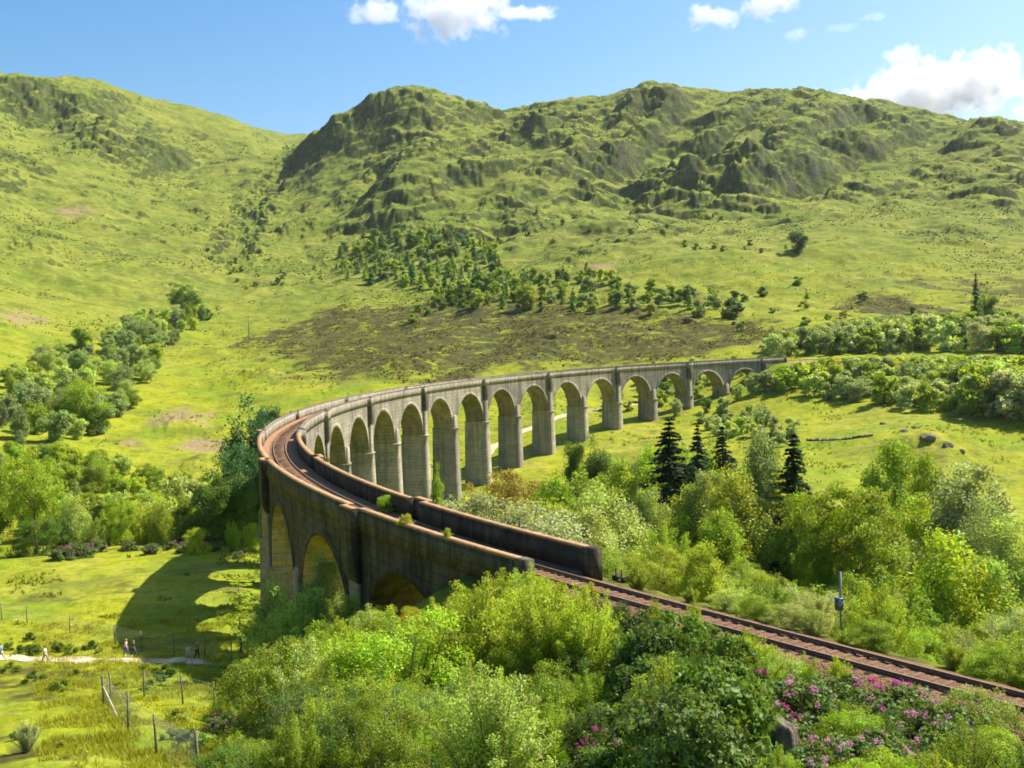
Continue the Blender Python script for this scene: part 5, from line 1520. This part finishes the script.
# ------------------------------------------------------------------ walkers on the footpath
M_SKIN = plain("skin", (.52, .33, .24), .6, .05, 8)
def cloth(name, c): return plain(name, c, .9, .15, 12)
def skin_mesh(name, verts, edges, radii, mat, parent, sub=1):
    me = bpy.data.meshes.new(name); me.from_pydata(verts, edges, []); me.materials.append(mat)
    o = link(name, me, parent)
    md = o.modifiers.new("skin", 'SKIN'); md.use_smooth_shade = True
    for i, r in enumerate(radii):
        d = me.skin_vertices[0].data[i]; d.radius = (r, r) if not hasattr(r, '__len__') else r; d.use_root = i == 0
    o.modifiers.new("sub", 'SUBSURF').levels = sub; o.modifiers["sub"].render_levels = sub
    return o
def walker(u, v, H, face, top_c, leg_c, hair_c, label, stride=.32, lean=.06, long_hair=False, bare_legs=False, coat=False):
    p = hit(u, v, 40); k = H / 1.75
    root = empty("person", (p[0], p[1], float(gz(p[0], p[1])) + .06), face, k); tag(root, label, "person", "walkers on the footpath")
    # +x is forward
    hip, kn, an = .92, .50, .09
    J = [(0, 0, .98), (lean * .5, 0, 1.18), (lean, 0, 1.38), (lean * 1.1, 0, 1.50), (lean * 1.5 + .02, 0, 1.58), (lean * 1.5 + .03, 0, 1.68)]
    R = [.125, .12, .13, .055, .075, .085]
    E_ = [(0, 1), (1, 2), (2, 3), (3, 4), (4, 5)]
    legs = []
    for sg in (-1, 1):
        f = stride * sg; n = len(J)
        L = [(.02, .095 * sg, hip - .04), (f * .55 + .05, .10 * sg, kn), (f - .03, .10 * sg, an + (.04 if f < 0 else 0)), (f + .15, .105 * sg, .045 + (.0 if f > 0 else .0))]
        J += L; R += [.09, .062, .042, .04]; E_ += [(0, n), (n, n + 1), (n + 1, n + 2), (n + 2, n + 3)]; legs.append(L)
        n = len(J); a = -f * .55
        A = [(lean, .19 * sg, 1.40), (lean + a * .5, .235 * sg, 1.14), (lean + a + .10, .22 * sg, .92), (lean + a + .13, .215 * sg, .82)]
        J += A; R += [.058, .043, .033, .034]; E_ += [(2, n), (n, n + 1), (n + 1, n + 2), (n + 2, n + 3)]
    skin_mesh("body", J, E_, R, M_SKIN, root)
    # jacket over trunk and arms, trousers over the legs
    Jt = [J[0], J[1], J[2], (lean * 1.05, 0, 1.45)]; Rt = [.15, .145, .155, .09]; Et = [(0, 1), (1, 2), (2, 3)]
    if coat: Jt = [(0, 0, .80)] + Jt; Rt = [.17] + Rt; Et = [(0, 1)] + [(a + 1, b + 1) for a, b in Et]
    sh = len(Jt) - 2
    for sg in (-1, 1):
        n = len(Jt); a = -stride * sg * .55
        Jt += [(lean, .19 * sg, 1.40), (lean + a * .5, .235 * sg, 1.14), (lean + a + .09, .222 * sg, .95)]; Rt += [.075, .06, .05]; Et += [(sh, n), (n, n + 1), (n + 1, n + 2)]
    skin_mesh("jacket", Jt, Et, Rt, cloth("jacket_cloth", top_c), root)
    Jl = [(0, 0, .97)]; Rl = [.14]; El = []
    for L in legs:
        n = len(Jl); Jl += L[:2] + ([tuple(np.array(L[1]) * .25 + np.array(L[2]) * .75)] if not bare_legs else [tuple(np.array(L[1]) * .8 + np.array(L[2]) * .2)])
        Rl += [.105, .08, .062]; El += [(0, n), (n, n + 1), (n + 1, n + 2)]
    skin_mesh("trousers", Jl, El, Rl, cloth("trouser_cloth", leg_c), root)
    hx = lean * 1.5
    Jh = [(hx - .005, 0, 1.735), (hx - .055, 0, 1.67)] + ([(hx - .075, 0, 1.56), (hx - .08, 0, 1.42)] if long_hair else [(hx - .06, 0, 1.61)])
    skin_mesh("hair", Jh, [(i, i + 1) for i in range(len(Jh) - 1)], [.075, .085] + ([.07, .045] if long_hair else [.06]), cloth("hair", hair_c), root)
    mb = MB(); mb.box((hx + .125, 0, 1.645), (.03, .028, .045)); mb.build("nose", M_SKIN, root)
    return root, p
walker(2, 662, 1.78, math.pi, (.16, .28, .42), (.42, .42, .42), (.10, .06, .04), "walker in blue top cut by the left edge of the picture")
walker(46, 664, 1.70, math.pi * .98, (.62, .58, .55), (.42, .33, .25), (.03, .02, .02), "dark-haired walker in pale top striding left on the footpath", .38)
walker(126, 658, 1.72, .1, (.66, .50, .42), (.12, .14, .40), (.50, .34, .18), "fair-haired walker in pale jacket and blue trousers", .2, long_hair=True)
walker(133.5, 658, 1.62, -.2, (.03, .035, .05), (.05, .07, .16), (.40, .16, .07), "red-haired walker in black jacket beside the fair-haired one", .3, long_hair=True)
walker(189, 665, 1.72, math.pi * .9, (.55, .50, .40), (.42, .38, .32), (.30, .22, .14), "walker in sand-coloured clothes and bare calves by the scrub", .3, bare_legs=True)
walker(197, 661, 1.76, .3, (.42, .13, .07), (.04, .045, .06), (.20, .08, .04), "walker in rust red jacket and dark trousers by the scrub", .22)

# ------------------------------------------------------------------ rough grass of the near field: far too many tufts to count
rngg = np.random.default_rng(21)
N_ = 52000
uu = rngg.uniform(-40, 330, N_); dd_ = 34 + 105 * rngg.random(N_) ** 1.2
aa = np.radians(-26 + (uu + 40) / 370 * 15.5)
tx, ty = dd_ * np.sin(aa), dd_ * np.cos(aa)
clump = fbm(tx, ty, 5, 3, .6, 41) + .5 * fbm(tx, ty, 1.3, 2, .6, 42)
kp = (clump > -.05) & (rngg.random(N_) < .9)
tx, ty, cl_ = tx[kp], ty[kp], clump[kp]; n_ = len(tx); tz = gz(tx, ty)
B_ = 4
ang = rngg.uniform(0, 6.283, (n_, B_)); hgt = rngg.uniform(.14, .42, (n_, B_)) * (.7 + .8 * np.clip(cl_, 0, 1))[:, None]
bx = tx[:, None] + .12 * rngg.normal(size=(n_, B_)); by = ty[:, None] + .12 * rngg.normal(size=(n_, B_))
wx, wy = np.cos(ang) * .035, np.sin(ang) * .035
lx, ly = rngg.normal(size=(n_, B_)) * .12, rngg.normal(size=(n_, B_)) * .12
z0 = np.repeat(tz[:, None], B_, 1) - .03
Vg = np.stack([np.stack([bx - wx, by - wy, z0], -1), np.stack([bx + wx, by + wy, z0], -1), np.stack([bx + lx, by + ly, z0 + hgt], -1)], 2).reshape(-1, 3)
lvg = np.repeat(np.clip(.5 + .3 * cl_[:, None] * -1 + .2 * rngg.normal(size=(n_, B_)), 0, 1).ravel(), 3)
me = np_mesh("grass", Vg, np.arange(len(Vg)).reshape(-1, 3), M_LEAF, False, {'lv': ('POINT', 'FLOAT', lvg)})
go = link("grass", me); go.color = (.36, .39, .035, 1); tag(go, "rough grass tufts of the near field", kind="stuff")

# rushes, bracken and heather that roughen the meadows, the heath and the lower slopes
def tussocks(name, label, n, az0, az1, d0, d1, size, dens, tone, seed, blades=5, wide=.5, hi=.5):
    rng = np.random.default_rng(seed)
    d = np.exp(rng.uniform(math.log(d0), math.log(d1), n)); a = np.radians(rng.uniform(az0, az1, n))
    x, y = d * np.sin(a), d * np.cos(a)
    k = rng.random(n) < dens(x, y, d)
    x, y, d = x[k], y[k], d[k]; n = len(x); z = gz(x, y)
    s = size(d) * rng.uniform(.5, 1.3, n)
    ang = rng.uniform(0, 6.283, (n, blades)); r_ = .45 * s[:, None] * rng.random((n, blades))
    bx, by = x[:, None] + r_ * np.cos(ang), y[:, None] + r_ * np.sin(ang)
    an2 = rng.uniform(0, 6.283, (n, blades)); w = wide * s[:, None] * rng.uniform(.5, 1, (n, blades)); h = hi * s[:, None] * rng.uniform(.5, 1.2, (n, blades))
    wx, wy = np.cos(an2) * w * .5, np.sin(an2) * w * .5
    z0 = np.repeat(z[:, None], blades, 1) - .06 * s[:, None]
    tx_, ty_ = bx + rng.normal(size=(n, blades)) * .2 * s[:, None], by + rng.normal(size=(n, blades)) * .2 * s[:, None]
    V_ = np.stack([np.stack([bx - wx, by - wy, z0], -1), np.stack([bx + wx, by + wy, z0], -1), np.stack([tx_ + wx * .6, ty_ + wy * .6, z0 + h], -1), np.stack([tx_ - wx * .6, ty_ - wy * .6, z0 + h * .9], -1)], 2).reshape(-1, 3)
    lv = np.repeat(np.clip(.5 + .2 * rng.normal(size=(n, 1)) + .15 * rng.normal(size=(n, blades)), 0, 1).ravel(), 4)
    o = link(name, np_mesh(name, V_, np.arange(len(V_)).reshape(-1, 4), M_LEAF, False, {'lv': ('POINT', 'FLOAT', lv)}))
    o.color = (*tone, 1); tag(o, label, kind="stuff"); return o
_mh = heath
def grid_val(M, x, y):
    d = np.hypot(x, y); a = np.degrees(np.arctan2(x, y))
    return M[np.clip(np.searchsorted(DD, d), 0, ND - 1), np.clip(((a + 33) / .06).astype(int), 0, 1100)]
far_line = lambda x, y: np.min(np.hypot(x[:, None] - _LP[None, ::4, 0], y[:, None] - _LP[None, ::4, 1]), 1) > 4.5
tussocks("heather", "brown heather clumps of the heath behind the viaduct", 26000, -16, 22, 400, 760, lambda d: 1.1 + 0 * d, lambda x, y, d: .9 * (grid_val(_mh, x, y) > .35) * (fbm(x, y, 22, 3, .6, 51) > .0) * far_line(x, y), (.095, .075, .028), 31)
tussocks("rushes", "dark rushes and tussocks scattered over the meadows", 60000, -27, 27, 120, 700, lambda d: .55 + d / 900, lambda x, y, d: .85 * (fbm(x, y, 30, 3, .6, 52) + .6 * fbm(x, y, 7, 2, .6, 53) > .28) * far_line(x, y), (.20, .24, .03), 32, 4, .35, .6)
tussocks("bracken", "bracken and heather patches high on the hillsides", 60000, -28, 26, 600, 1700, lambda d: d / 620, lambda x, y, d: .9 * (fbm(x, y, 120, 3, .6, 54) + .7 * fbm(x, y, 26, 3, .6, 55) > .32), (.075, .105, .022), 33, 4, .9, .42)

# low shrubs of the rough ground
for k, (u, v) in enumerate([(8,650),(22,652),(34,654),(60,652),(72,654),(84,650),(92,648),(100,652),(30,640),(55,645),(120,688),(146,671),(156,674),(160,682),(168,676),(150,690),(12,672),(35,682),(60,690),(75,676),(130,720),(170,740),(180,725),(22,740),(60,752),(190,748)]):
    p = hit(u, v, 25)
    plant('midbush', p[0], p[1], rngP.uniform(.5, 1.1), pick({'deep': 2, 'green': 3, 'olive': 2, 'fresh': 1}), "on the rough ground by the footpath", wide=1.2)
p = hit(27, 752, 25); plant('scrub', p[0], p[1], 1.7, 'silver', "x", "small silvery sapling on the rough ground at bottom left")

# ------------------------------------------------------------------ clouds
def cloud(label, blobs, dist=5200, dens=.012, thresh=.34, nscale=1.0):
    """a bank of vapour: density falls off from a few overlapping cores and is eaten by noise"""
    k = dist / FOC
    us = [b[0] - b[2] * 1.7 for b in blobs] + [b[0] + b[2] * 1.7 for b in blobs]; vs = [b[1] - b[3] * 1.9 for b in blobs] + [b[1] + b[3] * 1.9 for b in blobs]
    uc, vc = (min(us) + max(us)) / 2, (min(vs) + max(vs)) / 2
    c = at(uc, vc, dist); az = math.atan2(c[0], c[1])
    w, h = (max(us) - min(us)) * k, (max(vs) - min(vs)) * k; dp = min(w, h * .8)
    mb = MB(); mb.box((0, 0, 0), (w, dp, h)); t = NT("cloud_vapour"); t.t.nodes.clear(); t.out = t.t.nodes.new('ShaderNodeOutputMaterial')
    P = t.pos(obj=True)
    n1 = t.noise(P, 1 / (75 * nscale * k / 4.7), 7, .62, .2)
    f = None
    for u, v, ru, rv in blobs:
        # place of the core in the cloud's own axes (x across, z up)
        x, z = (u - uc) * k, -(v - vc) * k
        mp = t.n('ShaderNodeMapping'); mp.vector_type = 'TEXTURE'
        mp.inputs['Location'].default_value = (x, 0, z); mp.inputs['Scale'].default_value = (ru * k * 1.5, max(rv * k * 1.6, dp * .36), rv * k * 1.6)
        t.t.links.new(P, mp.inputs['Vector'])
        ln = t.n('ShaderNodeVectorMath', operation='LENGTH'); t.t.links.new(mp.outputs[0], ln.inputs[0])
        q = t.math('SUBTRACT', 1.0, ln.outputs['Value'])
        f = q if f is None else t.math('MAXIMUM', f, q)
    g = t.math('ADD', f, t.math('MULTIPLY', t.math('SUBTRACT', n1, .5), 2.1))
    den = t.math('MULTIPLY', t.step(thresh, thresh + .34, g), dens)
    vs_ = t.n('ShaderNodeVolumeScatter'); vs_.inputs['Color'].default_value = (1, 1, 1, 1); vs_.inputs['Anisotropy'].default_value = .2
    t.t.links.new(den, vs_.inputs['Density']); t.t.links.new(vs_.outputs[0], t.out.inputs['Volume'])
    o = mb.build("cloud", t.m); o.location = c; o.rotation_euler = (0, 0, -az)
    return tag(o, label, "cloud", "small white clouds above the ridge")
cloud("white fluffy cloud with thin wings at the top of the sky", [(455,10,52,26),(378,11,30,10),(520,14,34,6)])
cloud("paired white cloud puffs right of the top centre", [(713,14,27,11),(765,9,28,11)])
cloud("large white cloud rising behind the right ridge", [(930,92,52,24),(972,86,32,22),(880,97,36,11),(925,80,26,16)], dens=.02, thresh=.2)
cloud("small white puff just above the large cloud", [(902,53,17,9)])
cloud("cloud peeping over the ridge at the right edge", [(1030,108,14,12)])
cloud("thin streak of cloud high at the upper right", [(842,26,20,4),(868,20,16,4)], dens=.005)
cloud("faint wisp of cloud between the paired puffs and large cloud", [(798,33,14,6)], dens=.006)

# ------------------------------------------------------------------ labels of the plants
NOUN = {k: v[2] for k, v in KINDS.items()}; NOUN['rhodo'] = 'flowering rhododendron'; NOUN['broom'] = 'broom bush'
XY = np.array([[q[6], q[7]] for q in PLANTS])
hs_ = {}; BASES = {}
for q in PLANTS: hs_.setdefault((q[4], q[1]), []).append(q[3])
for i, (o, kind, tone, H, zone, label, x, y, group) in enumerate(PLANTS):
    o["category"] = 'flowering bush' if kind in ('rhodo', 'broom') else KINDS[kind][1]
    if label:
        o["label"] = label
        if group: o["group"] = group
        continue
    if kind == 'rhodo':
        o["group"] = group; base = ("mauve" if [c for c in o.children if c.name.startswith("blossom")][0].color[0] > .49 else "magenta") + " rhododendron clump in flower " + zone
        o["label"] = base; BASES.setdefault(base, []).append(o); continue
    d2 = ((XY - XY[i]) ** 2).sum(1); d2[i] = 1e9
    j = int(d2.argmin()); n = PLANTS[j]
    hh = hs_[(zone, kind)]; size = "tall " if H > np.percentile(hh, 72) else "low " if H < np.percentile(hh, 28) else ""
    zs = zone
    lb = f"{size}{TONE_WORD[tone]} {NOUN[kind]} {zs}"
    by = f" beside {TONE_WORD[n[2]].replace(' green', '')} {NOUN[n[1]].split(' with')[0].split()[-1]}"
    if len((lb + by).split()) <= 16: lb += by
    o["label"] = lb
    o["group"] = "plants " + zone
    BASES.setdefault(f"{size}{TONE_WORD[tone]} {NOUN[kind]} {zs}", []).append(o)
# look-alikes that nothing but their place tells apart are named by their order in the photo
ORD = ['leftmost', 'second', 'third', 'fourth', 'fifth', 'sixth', 'seventh', 'eighth', 'ninth', 'tenth', 'eleventh', 'twelfth', 'thirteenth', 'fourteenth', 'fifteenth', 'sixteenth', 'seventeenth', 'eighteenth', 'nineteenth', 'twentieth']
for base, os_ in BASES.items():
    os_.sort(key=lambda o: col_of(o.location.x, o.location.y)); n = len(os_)
    cnt = {}
    for o in os_: cnt[o["label"]] = cnt.get(o["label"], 0) + 1
    for i, o in enumerate(os_):
        if cnt[o["label"]] < 2: continue
        side, k = ('left', i) if i <= n // 2 else ('right', n - 1 - i)
        if k < len(ORD): o["label"] = base + (f", {side}most" if k == 0 else f", {ORD[k]} from {side}")
        if len(o["label"].split()) > 16: o["label"] = o["label"].replace(" the ", " ")
